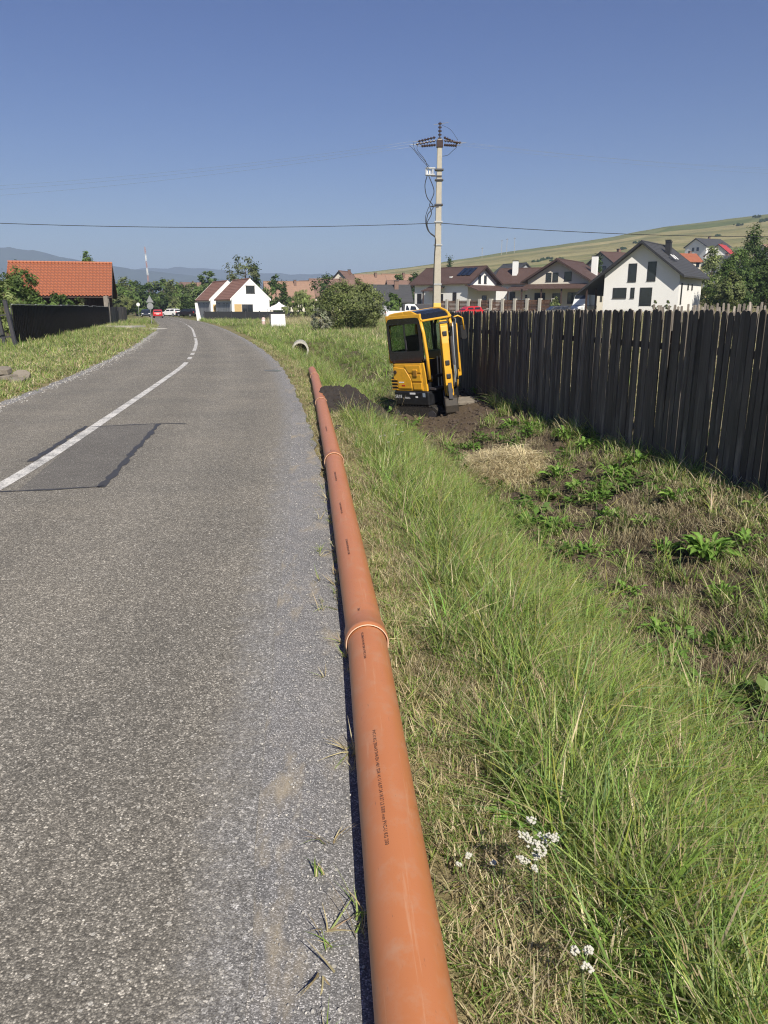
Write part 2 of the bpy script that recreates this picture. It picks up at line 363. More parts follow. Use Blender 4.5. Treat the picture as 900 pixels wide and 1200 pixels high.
# ------------------------------------------------------------------ road lines (plan) and terrain height
def curve(pts):
    ys = np.array([p[0] for p in pts], float); xs = np.array([p[1] for p in pts], float)
    def f(y):
        y = np.asarray(y, float); e = .6 + .04 * np.abs(y)
        return (np.interp(y - 2 * e, ys, xs) + 2 * np.interp(y - e, ys, xs) + 3 * np.interp(y, ys, xs) + 2 * np.interp(y + e, ys, xs) + np.interp(y + 2 * e, ys, xs)) / 9
    return f
FAR = [(160, -44.5), (200, -60.0), (260, -92.0), (400, -190.0)]
x_mid = curve([(-30, -3.2), (0, -3.45), (7.5, -3.86), (9.2, -4.06), (12.2, -4.49), (17.5, -5.25), (25, -6.36), (32.6, -7.9), (40.7, -9.7), (52, -12.5), (70, -17.0), (98, -24.8), (116, -30.6), (140, -38.2)] + FAR)
x_right = curve([(-30, .3), (0, .03), (1.6, -.02), (2.4, -.08), (3.8, -.24), (8, -.71), (12.2, -1.25), (15, -1.66), (24, -3.15), (32.6, -4.95), (46, -8.1), (70, -14.2), (99, -22.4), (129, -32.0)] + [(y, x + 2.7) for y, x in FAR])
x_left = curve([(-30, -5.3), (0, -5.7), (10, -6.4), (14, -6.96), (16, -7.28), (21, -8.14), (26.3, -9.25), (36.2, -11.4), (52, -15.3), (67, -19.0), (93, -26.4), (120, -34.6)] + [(y, x - 3.0) for y, x in FAR])
x_asph = lambda y: x_right(y) - np.interp(y, [0, 1.6, 2.4, 4.5, 8, 14, 24, 40], [.28, .31, .37, .34, .29, .19, .14, .12])

_rng = np.random.RandomState(3)
_W = [(_rng.uniform(-1, 1, 2), _rng.uniform(0, 6.28)) for _ in range(14)]
def wob(x, y, f):
    """cheap smooth unevenness, about -1..1"""
    z = 0
    for i, (d, ph) in enumerate(_W):
        k = f * (1 + .31 * i); z = z + np.sin((x * d[0] + y * d[1]) * k * 2 + ph + 1.7 * np.sin((y * d[0] - x * d[1]) * k + ph)) / (1 + .25 * i)
    return z / 4
def height(x, y):
    x = np.asarray(x, float); y = np.asarray(y, float)
    s = x - x_right(y); l = x_left(y) - x
    D = sstep(-40, 2, y) * (1 - sstep(39.8, 41.2, y))
    side = np.interp(s, [.5, 1.0, 1.6, 2.15, 2.9, 3.5, 4.1, 4.8], [0, -.10, -.42, -.62, -.60, -.36, -.16, -.10])
    side = side * D + (1 - D) * np.interp(s, [.5, 5], [0, -.05])
    bumps = .035 * wob(x, y, 1.3) * sstep(.5, 1.2, s) + .03 * wob(x, y, 4.0) * sstep(1.9, 2.4, s) * (1 - sstep(5, 9, s))
    rise = (.016 * np.clip(y - 10, 0, 75) - .6 * sstep(88, 108, y) * (1 - sstep(45, 65, s)) + .021 * np.clip(y - 165, 0, 200)) * sstep(5, 40, s)
    zr = side + bumps + rise
    zl = .06 * sstep(.2, 1.5, l) + .05 * wob(x, y, .7) * sstep(.6, 3, l) + .25 * sstep(3, 14, l)
    base = np.where(s > 0, zr, np.where(l > 0, zl, 0.0))
    under = sstep(-.10, -.02, np.minimum(0, np.maximum(s - .32, np.minimum(l - .0, 9))) * 1.0)   # 1 outside the road, 0 beneath it
    inside = (s < .14) & (l < 0)
    return np.where(inside, -.035, base - .012)
def z_at(x, y): return float(height(x, y))

def axis(segs):
    out = []
    for a, b, st in segs: out += list(np.arange(a, b - 1e-6, st))
    return np.array(out + [segs[-1][1]])
gx = axis([(-6000, -1000, 1000), (-1000, -300, 140), (-300, -60, 12), (-60, -20, 2), (-20, -8, .5), (-8, -1, .22), (-1, 6, .085), (6, 14, .4), (14, 60, 2), (60, 300, 12), (300, 1000, 140), (1000, 6000, 1000)])
gy = axis([(-60, -4, 8), (-4, 1, .5), (1, 14, .095), (14, 46, .25), (46, 130, 1.5), (130, 400, 12), (400, 1000, 100), (1000, 9000, 1000)])
GX, GY = np.meshgrid(gx, gy); GZ = height(GX, GY)
nx, ny = len(gx), len(gy)
S = GX - x_right(GY); L = x_left(GY) - GX
nzv = wob(GX, GY, .9); nz2 = wob(GX, GY, 2.6)
bank = sstep(1.85, 2.2, S + .22 * nz2) * (1 - sstep(4.3, 4.8, S)) * (1 - sstep(17, 24, GY) * .35)
bank = bank * (1 - .3 * sstep(20, 25, GY)) * np.where(GY > 18, sstep(-.75, .0, nzv), 1.0) * (1 - sstep(42, 48, GY))
spoil = np.exp(-(((GX + .55) / .75) ** 2 + ((GY - 15.2) / 2.4) ** 2) ** 2)
soil = np.clip(np.maximum(bank, spoil), 0, 1)
dry = np.clip((1 - sstep(.45, 1.0, S + .12 * nz2)) * (S > 0) * .9 + (1 - sstep(.4, 2.2, L + .5 * nzv)) * (L > 0) * .8 + sstep(4.6, 6, S) * .45 + .25 * sstep(.1, .6, nzv) + sstep(60, 120, GY) * .15, 0, 1)
me = bpy.data.meshes.new('ground')
idx = np.arange(nx * ny).reshape(ny, nx)
quads = np.stack([idx[:-1, :-1], idx[:-1, 1:], idx[1:, 1:], idx[1:, :-1]], -1).reshape(-1, 4)
me.from_pydata(np.stack([GX, GY, GZ], -1).reshape(-1, 3).tolist(), [], quads.tolist())
for nm, arr in (('soil', soil), ('dry', dry)):
    a = me.attributes.new(nm, 'FLOAT', 'POINT'); a.data.foreach_set('value', arr.reshape(-1).astype(np.float32))
me.materials.append(MAT['ground']); me.polygons.foreach_set('use_smooth', [True] * len(me.polygons)); me.update()
ground = tag(mobj('ground', me), kind='structure')

def strip(name, fa, fb, ys, z, m, n=2, parent=None, thick=0, attr=None):
    vs = []; fs = []; at = []
    for y in ys:
        a, b = float(fa(y)), float(fb(y))
        for j in range(n):
            t = j / (n - 1); vs.append((lerp(a, b, t), y, z)); at.append(t)
    for i in range(len(ys) - 1):
        for j in range(n - 1): fs.append((i * n + j, i * n + j + 1, (i + 1) * n + j + 1, (i + 1) * n + j))
    if thick:
        k = len(vs)
        for y in ys:
            for f in (fa, fb): vs.append((float(f(y)), y, z - thick)); at.append(0)
        for i in range(len(ys) - 1):
            fs.append((i * n, (i + 1) * n, k + 2 * i + 2, k + 2 * i)); fs.append((i * n + n - 1, k + 2 * i + 1, k + 2 * i + 3, (i + 1) * n + n - 1))
    me = bpy.data.meshes.new(name); me.from_pydata(vs, [], fs); me.materials.append(m)
    if attr:
        a = me.attributes.new(attr, 'FLOAT', 'POINT'); a.data.foreach_set('value', at)
    me.update(); return mobj(name, me, parent)
ys_road = list(np.arange(-25, 60, .4)) + list(np.arange(60, 400, 3))
jit = lambda f, a: (lambda y: float(f(y)) + a * float(wob(np.array(0.), np.array(y), 2.2)))
road = tag(strip('road', jit(x_left, .05), jit(x_asph, .02), ys_road, 0.0, MAT['asphalt'], 25, thick=.05, attr='across'), kind='structure')
shoulder = tag(strip('gravel_shoulder', lambda y: x_asph(y) - .25, jit(lambda y: x_right(y) + .10 - .06 * sstep(6, 14, np.array(y)), .07), [y for y in ys_road if y < 120], -.006, MAT['shoulder'], 4, thick=.05), kind='structure')
tag(strip('gravel_shoulder', jit(lambda y: x_left(y) - .28, .09), lambda y: x_left(y) + .2, [y for y in ys_road if -5 < y < 120], -.007, MAT['shoulder'], 3, thick=.05), kind='structure')
def line(name, y0, y1, f=x_mid, w=.15, st=.35, off=0, m='line'):
    n = max(2, int((y1 - y0) / st)); ys = list(np.linspace(y0, y1, n + 1)); o = .01
    sl = lambda y: math.hypot(1, float(f(y + .5) - f(y - .5)))
    return strip(name, lambda y: f(y) + off - w * sl(y) / 2, lambda y: f(y) + off + w * sl(y) / 2, ys, .004, MAT[m], 2, road)
for y0, y1 in ((-25, 26.0), (27.6, 28.9), (30.2, 31.6), (32.8, 47.5), (49.0, 82)): line('lane_marking', y0, y1)
for k in range(7): line('lane_marking', 86 + k * 8, 89 + k * 8)
# repaired patch with tar seams
q = [(-3.62, 7.38), (-2.87, 7.6), (-3.52, 11.95), (-4.42, 11.62)]
MB().add([(x, y, .003) for x, y in q], [(0, 1, 2, 3)]).obj('asphalt_patch', MAT['patch'], road)
def seam(pts, w):
    vs = []; fs = []; r = random.Random(5)
    P = []
    for a, b in zip(pts[:-1], pts[1:]):
        n = max(4, int((Vector(b) - Vector(a)).length / .12))
        for i in range(n): P.append(Vector(a).lerp(Vector(b), i / n))
    P.append(Vector(pts[-1]))
    for i, p in enumerate(P):
        t = (P[min(i + 1, len(P) - 1)] - P[max(i - 1, 0)]).normalized(); nn = Vector((-t.y, t.x))
        ww = w * r.uniform(.45, 1.25); j = r.uniform(-.012, .012)
        vs += [(*(p + nn * (ww / 2 + j)), .0045), (*(p - nn * (ww / 2 - j)), .0045)]
    for i in range(len(P) - 1): fs.append((2 * i, 2 * i + 1, 2 * i + 3, 2 * i + 2))
    MB().add(vs, fs).obj('tar_seam', MAT['tar'], road)
seam([(-2.85, 7.55), (-3.52, 11.97)], .085)
seam([(-4.0, 7.3), (-3.3, 7.46), (-2.84, 7.6)], .05)
seam([(-4.46, 11.6), (-3.95, 11.84), (-3.52, 11.97), (-3.1, 11.98)], .05)
seam([(-4.16, 8.9), (-4.56, 11.7)], .09)
gm = MB(); gm.add([(-3.42, 22.3, .004), (-3.05, 22.15, .004), (-2.98, 22.5, .004), (-3.2, 22.9, .004), (-3.5, 22.75, .004)], [(0, 1, 2, 3, 4)]).obj('spray_mark', MAT['green_spray'], road)
# concrete driveway crossing on the left and a faint path edge
dv = MB(); zz = .05
dv.prism([(-19.3, 63.5), (-18.7, 68.2), (-20.8, 70.6), (-21.2, 65.5)], 'z', -.3, .07)
tag(dv.obj('concrete_apron', MAT['concrete'], bevel=.03), kind='structure')
tag(MB().prism([(-21.1, 66.0), (-20.9, 69.3), (-31.5, 71.5), (-31.5, 70.0)], 'z', -.2, .26).obj('concrete_path', MAT['concrete']), kind='structure')
# ------------------------------------------------------------------ hill with fields, far mountains
def hill_mat():
    m, nt, p, out = nodes('hill_fields'); v = wpos(nt)
    sl = N(nt, 'Attribute', attribute_name='slope').outputs['Fac']
    nb = noise_n(nt, stretch(nt, v, (.004, .004, .004)), 1, 3); nf = noise_n(nt, stretch(nt, v, (.05, .05, .05)), 1, 5, .65)
    nd = noise_n(nt, stretch(nt, v, (.35, .35, .35)), 1, 4, .7)
    t = math_n(nt, 'ADD', sl, math_n(nt, 'MULTIPLY', math_n(nt, 'SUBTRACT', nb, .5), .10))
    G1, G2, T1, T2, O1 = (.085, .12, .032), (.115, .15, .045), (.26, .23, .10), (.32, .275, .13), (.17, .17, .065)
    c = ramp(nt, t, [(0, O1), (.10, T1), (.17, O1), (.25, T2), (.33, T1), (.40, G2), (.455, T2), (.52, O1), (.56, G1), (.63, T1), (.69, O1), (.735, T2), (.80, T1), (.85, O1), (.89, T2), (.94, G1)], 'CONSTANT')
    # parcels across the slope
    az = N(nt, 'Attribute', attribute_name='azim').outputs['Fac']
    vo = N(nt, 'TexWhiteNoise', noise_dimensions='2D'); cmb = nt.nodes.new('ShaderNodeCombineXYZ')
    nt.links.new(math_n(nt, 'FLOOR', math_n(nt, 'MULTIPLY', math_n(nt, 'ADD', az, math_n(nt, 'MULTIPLY', t, -.35)), 9)), cmb.inputs[0]); nt.links.new(math_n(nt, 'FLOOR', math_n(nt, 'MULTIPLY', t, 18)), cmb.inputs[1])
    nt.links.new(cmb.outputs[0], vo.inputs['Vector'])
    c = mix(nt, c, mix(nt, O1, T2, vo.outputs[0]), .38)
    c = mix(nt, c, ramp(nt, nf, [(.3, .72), (.7, 1.25)]), 1, 'MULTIPLY'); c = mix(nt, c, ramp(nt, nd, [(.3, .8), (.7, 1.18)]), 1, 'MULTIPLY')
    nt.links.new(c, p.inputs['Base Color']); p.inputs['Roughness'].default_value = .95; p.inputs['Specular IOR Level'].default_value = .05
    return m
SKYLINE = [(250, 352), (300, 340), (345, 331), (400, 322.5), (440, 317.5), (480, 313), (520, 307), (560, 300.5), (600, 294.5), (640, 289), (680, 283.5), (720, 277), (750, 271), (780, 266), (820, 261), (860, 256), (900, 250.5), (1050, 240), (1300, 236)]
AZ = [-.42] + [pix(a_, b_, 950)[0] / 950 for a_, b_ in SKYLINE]; EL = [0.0] + [(pix(a_, b_, 950)[1] - CAM_H) / 950 for a_, b_ in SKYLINE]
us = np.linspace(-.42, 1.05, 190); vs_ = np.linspace(0, 1.15, 110)
U, V = np.meshgrid(us, vs_)
HB = 250; HR = 950
el = np.interp(U, AZ, EL)
Yh = HB + (HR - HB) * V
gv = np.sin(np.clip(V, 0, 1) * math.pi / 2) ** .95
prof = np.where(V <= 1, gv * Yh / HR, 1 - 1.2 * (V - 1))
Zh = el * HR * prof + CAM_H * sstep(0, .3, V) + 1.6 * wob(U * 900, Yh, .011) * prof * (1 - sstep(.8, 1, V)) + .7 * wob(U * 900, Yh * 0, .03) * sstep(.8, 1, V) - 3 * (1 - sstep(0, .08, V))
me = bpy.data.meshes.new('hill')
ih = np.arange(U.size).reshape(U.shape); qh = np.stack([ih[:-1, :-1], ih[:-1, 1:], ih[1:, 1:], ih[1:, :-1]], -1).reshape(-1, 4)
me.from_pydata(np.stack([U * Yh, Yh, Zh], -1).reshape(-1, 3).tolist(), [], qh.tolist())
a = me.attributes.new('slope', 'FLOAT', 'POINT'); a.data.foreach_set('value', (gv ** 1.3 * np.where(V <= 1, 1, 0) + .10 * (U - .3)).reshape(-1).astype(np.float32))
a = me.attributes.new('azim', 'FLOAT', 'POINT'); a.data.foreach_set('value', U.reshape(-1).astype(np.float32))
me.materials.append(hill_mat()); me.polygons.foreach_set('use_smooth', [True] * len(me.polygons)); me.update()
tag(mobj('hill', me), kind='structure')
def hill_z(x, y):
    u, v = x / y, (y - HB) / (HR - HB)
    return float(np.interp(u, AZ, EL)) * y * math.sin(min(max(v, 0), 1) * math.pi / 2) ** .95 + CAM_H * float(sstep(0, .3, np.array(v)))
def mountain_mat():
    m, nt, p, out = nodes('wooded_mountain'); v = wpos(nt)
    n1 = noise_n(nt, stretch(nt, v, (.002, .002, .004)), 1, 6, .6)
    c = mix(nt, (.03, .05, .025), (.075, .09, .045), n1)
    nt.links.new(c, p.inputs['Base Color']); p.inputs['Roughness'].default_value = 1; p.inputs['Specular IOR Level'].default_value = 0
    return m
mm = mountain_mat()
def mountain(Yd, prof_px, depth, seed):
    """a ridge whose skyline passes through the listed photograph points at its own distance"""
    xs = np.linspace(prof_px[0][0], prof_px[-1][0], 90); ys = np.interp(xs, [p[0] for p in prof_px], [p[1] for p in prof_px])
    vs = []; fs = []; rows = 14
    for j in range(rows):
        t = j / (rows - 1)
        for x, y in zip(xs, ys):
            X, Z = pix(x, y, Yd)
            k = 1 - abs(t - .62) / (.62 if t < .62 else .38)
            k = max(0, k) ** 1.15
            Yj = Yd + (t - .62) * depth
            zz = (Z + Yd * .0016 * noise.noise((x * .06, seed, 0))) * k * (1 + .10 * noise.noise((x * .02, t * 4, seed)) * (1 - k) * 2)
            vs.append((X * (1 + (t - .62) * depth / Yd), Yj + 120 * noise.noise((x * .05, t * 3, seed + 5)), zz - 12 * (1 - k)))
    n = len(xs)
    for j in range(rows - 1):
        for i in range(n - 1): fs.append((j * n + i, j * n + i + 1, (j + 1) * n + i + 1, (j + 1) * n + i))
    tag(MB().add(vs, fs).obj('mountain', mm, smooth=True), kind='structure')
mountain(4200, [(-420, 322), (-250, 305), (-120, 296), (-40, 291), (10, 289.5), (40, 293), (75, 301), (110, 308), (150, 314), (200, 320), (260, 326), (330, 334), (380, 345)], 1600, 1)
mountain(5600, [(60, 330), (120, 318), (170, 314.5), (215, 313), (250, 315), (300, 319), (345, 321), (380, 321), (420, 324), (470, 330), (560, 345)], 1500, 2)
# ------------------------------------------------------------------ the orange sewer pipes beside the road
PR = .10
def pipe(a, b, label, prints=(), socket=True, seed=0):
    """spigot end at a (towards the camera), bell socket ends at the far pipe's near end; a,b are plan points of the axis"""
    a = Vector(a); b = Vector(b); L = (b - a).length; d = (b - a).normalized()
    yaw = math.atan2(d.y, d.x); pitch = math.asin(d.z)
    t = thing('sewer_pipe', label, 'pipe', a, yaw, 'orange sewer pipes laid end to end along the road')
    t.rotation_euler = (0, -pitch, yaw)
    m = MB(); n = 40
    def ring(x, r): return [(x, r * math.cos(2 * math.pi * j / n), r * math.sin(2 * math.pi * j / n)) for j in range(n)]
    def lathe(prof):
        vs = [p for x, r in prof for p in ring(x, r)]
        fs = [(i * n + j, (i + 1) * n + j, (i + 1) * n + (j + 1) % n, i * n + (j + 1) % n) for i in range(len(prof) - 1) for j in range(n)]
        return vs, fs
    far = [(L, PR), (L + .11, PR - .002), (L + .112, PR - .012), (L - .5, PR - .012)]
    m.add(*lathe([(.19 if socket else .0, PR)] + [(L * k / 8, PR) for k in range(1, 8)] + far)); m.obj('barrel', MAT['pvc'], t, smooth=True)
    if socket:
        s = MB(); s.add(*lathe([(.24, PR + .0005), (.20, PR + .002), (.165, PR + .0095), (.06, PR + .0095), (.05, PR + .014), (.02, PR + .014), (.012, PR + .0105), (.004, PR + .0105)]))
        so = s.obj('socket', MAT['pvc'], t, smooth=True)
        e = MB(); e.add(*lathe([(.004, PR + .0108), (.000, PR + .0092), (.001, PR + .006), (.03, PR + .001)])); e.obj('rim', MAT['pvc_rim'], so, smooth=True)
    if prints:
        for x0, body, size in prints:
            me = text_mesh('print', body, size, MAT['ink'], .0002)
            o = mobj('print_lettering', me, t); ang = R(112)       # angle round the barrel from +y
            nrm = Vector((0, math.cos(ang - R(0)), math.sin(ang))); nrm = Vector((0, .34, .94)).normalized()
            tx = Vector((-1, 0, 0)); ty = nrm.cross(tx)
            M4 = Matrix((( tx.x, ty.x, nrm.x, 0), (tx.y, ty.y, nrm.y, 0), (tx.z, ty.z, nrm.z, 0), (0, 0, 0, 1)))
            o.matrix_local = Matrix.Translation(Vector((x0, 0, 0)) + nrm * (PR + .0012)) @ M4
    return t
J = [(.268, -1.05), (-.085, 3.62), (-.555, 8.42), (-1.115, 13.7), (-1.67, 18.75), (-1.97, 21.3)]
def jz(i): return PR + [0, 0, .0, .02, .05, .02][i] - .014
PL = ['nearest orange sewer pipe, its barrel running out of the bottom of the picture', 'second orange sewer pipe, between the two nearest pale socket rims', 'third orange sewer pipe, lying just before the dark soil heap',
      'fourth orange sewer pipe, passing the dark soil heap', 'short farthest orange pipe ending in the grass before the culvert']
B1, B2 = 'KG 200x4.9 EN 1401 SDR 41 PVC-U SN4', 'PVC-U KG 200x4.9 SN4 EN 1401 SDR 41 U 16.07.24 18:27 L2 5000 mm PVC-U KG 200'
PRT = [((4.62, B1, .017), (3.7, B2, .018)), ((.26, 'SN4', .02), (1.55, B1, .02), (2.6, B1, .02), (3.85, B1, .024)), ((.25, 'SN4', .02), (2.0, B1, .024)), (), ()]
for i in range(5):
    pipe((*J[i], jz(i)), (*J[i + 1], jz(i + 1)), PL[i], prints=PRT[i], socket=i > 0)

# ------------------------------------------------------------------ mini excavator
def excavator():
    Xe, Ye = 1.06, 17.6
    t = thing('mini_excavator', 'yellow mini excavator with black counterweight, leaning in the ditch beside the fence', 'excavator', (Xe, Ye, -.73), R(-46))
    tilt = Matrix.Rotation(R(-6.6), 4, 'Y') @ Matrix.Rotation(R(1.5), 4, 'X')
    t.matrix_world = Matrix.Translation((Xe, Ye, -.73)) @ tilt @ Matrix.Rotation(R(-46), 4, 'Z')
    Yl, Bk = MAT['yellow'], MAT['black_plastic']
    # undercarriage
    for sgn in (-1, 1):
        y0, y1 = (.27, .49) if sgn > 0 else (-.49, -.27)
        m = MB(); prof = []
        for i in range(9): a = R(90 + 180 * i / 8); prof.append((-.55 + .2 * math.cos(a), .2 + .2 * math.sin(a)))
        for i in range(9): a = R(-90 + 180 * i / 8); prof.append((.55 + .2 * math.cos(a), .2 + .2 * math.sin(a)))
        m.prism(prof, 'y', y0, y1); tr = m.obj('track', MAT['rubber'], t)
        lug = MB().box(-.022, .022, y0 - .008, y1 + .008, 0, .026).mesh('track_lug', MAT['rubber'])
        for k in range(13):
            for z in (.399, -.025): mobj('track_lug', lug, tr).location = (-.55 + 1.1 * k / 12, 0, z)
        for x in (-.55, .55):
            MB().tube([(x, y0 - .012, .2), (x, y1 + .012, .2)], .12, 14).obj('wheel', MAT['steel'], tr)
    fg = MB().box(.361, .40, -.43, .43, .75, 1.40).obj('front_guard', Bk, t); MB().box(.4005, .403, -.33, -.22, .92, 1.06).obj('warning_label', MAT['yellow'], fg); MB().box(.40, .62, -.40, .40, .76, .80).obj('foot_plate', MAT['steel'], fg); [MB().tube([(.46, y_, .80), (.50, y_, 1.45)], .016, 6).obj('pedal_lever', MAT['galv'], fg) for y_ in (-.1, .0)]; MB().box(-.35, .35, -.27, .27, .12, .36).obj('chassis', Bk, t, bevel=.03)
    b = MB(); b.prism([(.80, .02), (.86, .03), (.84, .16), (.86, .30), (.80, .31), (.79, .16)], 'y', -.5, .5); b.box(.3, .8, -.3, -.22, .12, .2); b.box(.3, .8, .22, .3, .12, .2); b.obj('dozer_blade', MAT['bucket'], t, bevel=.008)
    MB().tube([(0, 0, .34), (0, 0, .46)], .3, 20).obj('turntable', MAT['steel'], t)
    def plan(x0, x1, w, r, n=6):
        p = [(x1, w), (x1, -w)]; out = []
        for i in range(n + 1): a = R(270 - 90 * i / n); out.append((x0 + r + r * math.cos(a), -w + r + r * math.sin(a)))
        for i in range(n + 1): a = R(180 - 90 * i / n); out.append((x0 + r + r * math.cos(a), w - r + r * math.sin(a)))
        return p + out
    cw = MB().prism(plan(-.66, .50, .515, .22), 'z', .43, .74).obj('counterweight', Bk, t, bevel=.025)
    for body, size, x, z in (('SR18', .105, -.52, .59), ('-9000C', .062, -.235, .575)):
        o = mobj('model_lettering', text_mesh('lettering', body, size, MAT['decal']), cw); o.location = (x, -.518, z); o.rotation_euler = (R(90), 0, 0)
    d = MB(); d.box(-.05, .12, -.5195, -.517, .675, .715); d.obj('decal', MAT['decal'], cw)
    MB().box(.12, .19, -.5195, -.517, .60, .635).obj('decal', MAT['decal'], cw); MB().box(.34, .42, -.5195, -.517, .62, .71).obj('decal', simple('grey_decal', (.25, .3, .36), .5), cw)
    ec = MB().prism(plan(-.64, .36, .495, .2), 'z', .742, 1.36).obj('engine_cover', Yl, t, bevel=.02)
    fp = MB(); fp.prism([(.36, .742), (.47, .742), (.46, 1.1), (.42, 1.36), (.36, 1.36)], 'y', -.49, -.44); fp.obj('side_skirt', MAT['black_plastic'] if False else Yl, t, bevel=.01)
    # embossed cover panels on the right side
    e = MB(); yy = (-.512, -.494)
    e.prism([(-.40, .80), (.03, .80), (.02, 1.0), (-.14, 1.24), (-.50, 1.28), (-.52, 1.02), (-.40, .98)], 'y', *yy); e.obj('cover_panel', Yl, ec, bevel=.012)
    e = MB(); e.prism([(.08, .78), (.33, .78), (.33, .93), (.07, .93)], 'y', *yy); e.obj('cover_panel', Yl, ec, bevel=.012)
    e = MB(); e.prism([(.065, .96), (.33, .96), (.33, 1.11), (-.01, 1.11)], 'y', *yy); e.obj('cover_panel', Yl, ec, bevel=.012)
    e = MB(); e.prism([(-.04, 1.15), (.33, 1.15), (.33, 1.31), (-.15, 1.31)], 'y', *yy); e.obj('cover_panel', Yl, ec, bevel=.012)
    for k in range(4):
        z = .79 + .072 * k
        MB().box(-.60, -.425, -.5, -.488, z, z + .05).obj('vent_slot', MAT['trim_dark'], ec)
        MB().prism([(-.515, z - .018), (-.49, z - .018), (-.49, z + .004), (-.52, z - .004)], 'x', -.60, -.42).obj('vent_slat', Yl, ec)
    MB().tube([(-.44, -.49, 1.17), (-.44, -.53, 1.17)], .042, 16).obj('filler_cap', MAT['trim_brown'], ec)
    MB().box(.12, .23, -.535, -.49, 1.07, 1.20).obj('latch', simple('latch_dark_yellow', (.30, .15, .02), .5), ec, bevel=.008)
    MB().box(.11, .24, -.53, -.49, 1.19, 1.225).obj('latch', Yl, ec, bevel=.006)
    MB().box(-.36, -.20, -.5145, -.512, .93, .955).obj('decal', MAT['decal'], ec)
    MB().box(-.28, -.18, -.5145, -.512, .855, .885).obj('decal', MAT['lamp_red'], ec)
    rg = MB()
    for k in range(7):
        a = R(95 + 25 * k / 6)
    # cab
    cabf = MB()
    cabf.tube([(.42, -.46, 2.30), (.50, -.47, 2.0), (.55, -.475, 1.5), (.56, -.475, 1.0)], .036, 8)
    fpR = cabf.obj('cab_pillar', Yl, t, smooth=True)
    cabf = MB(); cabf.tube([(.42, .46, 2.30), (.50, .47, 2.0), (.55, .475, 1.5), (.56, .475, .95)], .036, 8); pl_ = cabf.obj('cab_pillar', Yl, t, smooth=True); MB().box(.53, .62, .43, .53, .93, 1.45).obj('pillar_foot', Yl, pl_, bevel=.02)
    for y in (-.45, .45):
        MB().tube([(-.52, y, 2.30), (-.585, y, 2.0), (-.60, y, 1.36)], .04, 8).obj('cab_pillar', Yl, t, smooth=True)
    rf = MB()
    prof = [(-.61, 2.16), (-.60, 2.30), (-.56, 2.38), (-.46, 2.435), (-.3, 2.455), (-.06, 2.465), (-.02, 2.455), (-.02, 2.37), (-.5, 2.30), (-.57, 2.16)]
    rf.prism(prof, 'y', -.49, .49); rf.obj('roof', Yl, t, bevel=.035, seg=3)
    rv = MB(); rv.prism([(-.025, 2.458), (.2, 2.44), (.36, 2.375), (.47, 2.26), (.42, 2.25), (.24, 2.36), (-.02, 2.40)], 'y', -.445, .445); rv.obj('roof_window', MAT['visor'], t, bevel=.01)
    for y in (-.49, .45):
        MB().prism([(-.02, 2.475), (.21, 2.46), (.38, 2.39), (.50, 2.26), (.46, 2.23), (.30, 2.33), (-.02, 2.37)], 'y', y, y + .045).obj('roof_rail', Yl, t, bevel=.012)
    MB().box(.445, .51, -.46, .46, 2.225, 2.27).obj('front_header', Yl, t, bevel=.015)
    ed = MB(); ed.box(-.60, .46, -.494, -.44, 2.30, 2.40); ed.obj('roof_rail', Yl, t, bevel=.015)
    # right side window: black surround with two sliding panes
    outer = rrect(-.585, .45, 1.375, 2.33, .13); inner = rrect(-.52, .37, 1.62, 2.20, .05)
    n = len(outer)
    def ringmesh(y0, y1):
        vs = [(x, y0, z) for x, z in outer] + [(x, y0, z) for x, z in inner] + [(x, y1, z) for x, z in outer] + [(x, y1, z) for x, z in inner]; fs = []
        for i in range(n):
            j = (i + 1) % n
            fs += [(i, j, n + j, n + i), (2 * n + i, 3 * n + i, 3 * n + j, 2 * n + j), (i, 2 * n + i, 2 * n + j, j), (n + i, n + j, 3 * n + j, 3 * n + i)]
        return vs, fs
    sw = MB().add(*ringmesh(-.497, -.465)).obj('side_window', MAT['visor'], t)
    MB().box(-.535, -.06, -.487, -.481, 1.58, 2.23).obj('pane', MAT['machine_glass'], sw); MB().box(-.06, .415, -.479, -.473, 1.55, 2.23).obj('pane', MAT['machine_glass'], sw)
    MB().box(-.075, -.045, -.492, -.47, 1.56, 2.22).obj('window_divider', MAT['trim_dark'], sw)
    MB().tube([(-.02, -.50, 1.86), (-.02, -.50, 1.66)], .012, 6).obj('handle', MAT['steel'], sw)
    # rear wall and window
    MB().box(-.60, -.57, -.43, .43, 1.36, 1.62).obj('rear_wall', Bk, t); MB().box(-.59, -.56, -.43, .43, 2.2, 2.34).obj('rear_header', Bk, t)
    MB().box(-.585, -.578, -.42, .42, 1.62, 2.2).obj('rear_window', MAT['machine_glass'], t)
    MB().box(.49, .497, -.42, .42, 1.55, 2.24, Matrix.Translation((.02, 0, 0)) @ Matrix.Rotation(R(-3), 4, 'Y')).obj('windscreen', MAT['machine_glass'], t)
    # left side: rear half fixed window, open door swung forward
    MB().box(-.57, -.12, .47, .48, 1.40, 2.26).obj('side_window', MAT['machine_glass'], t)
    MB().box(-.13, -.09, .46, .49, .76, 2.28).obj('door_post', Bk, t)
    dr = bpy.data.objects.new('door', None); col.objects.link(dr); dr.parent = t; dr.location = (.53, .505, 0); dr.rotation_euler = (0, 0, R(180))
    f = MB(); W = .60
    f.tube([(0, 0, .95), (.0, 0, 1.6), (-.05, 0, 2.18), (.10, 0, 2.25), (.50, 0, 2.22), (.58, 0, 2.10), (W, 0, 1.4), (W, 0, .95)], .034, 8)
    f.obj('door_frame', Bk, dr, smooth=True)
    MB().box(0, W, -.022, .022, .80, 1.0).obj('door_panel', Bk, dr, bevel=.01)
    MB().box(.02, W - .02, -.004, .004, 1.0, 2.2).obj('door_glass', MAT['machine_glass'], dr)
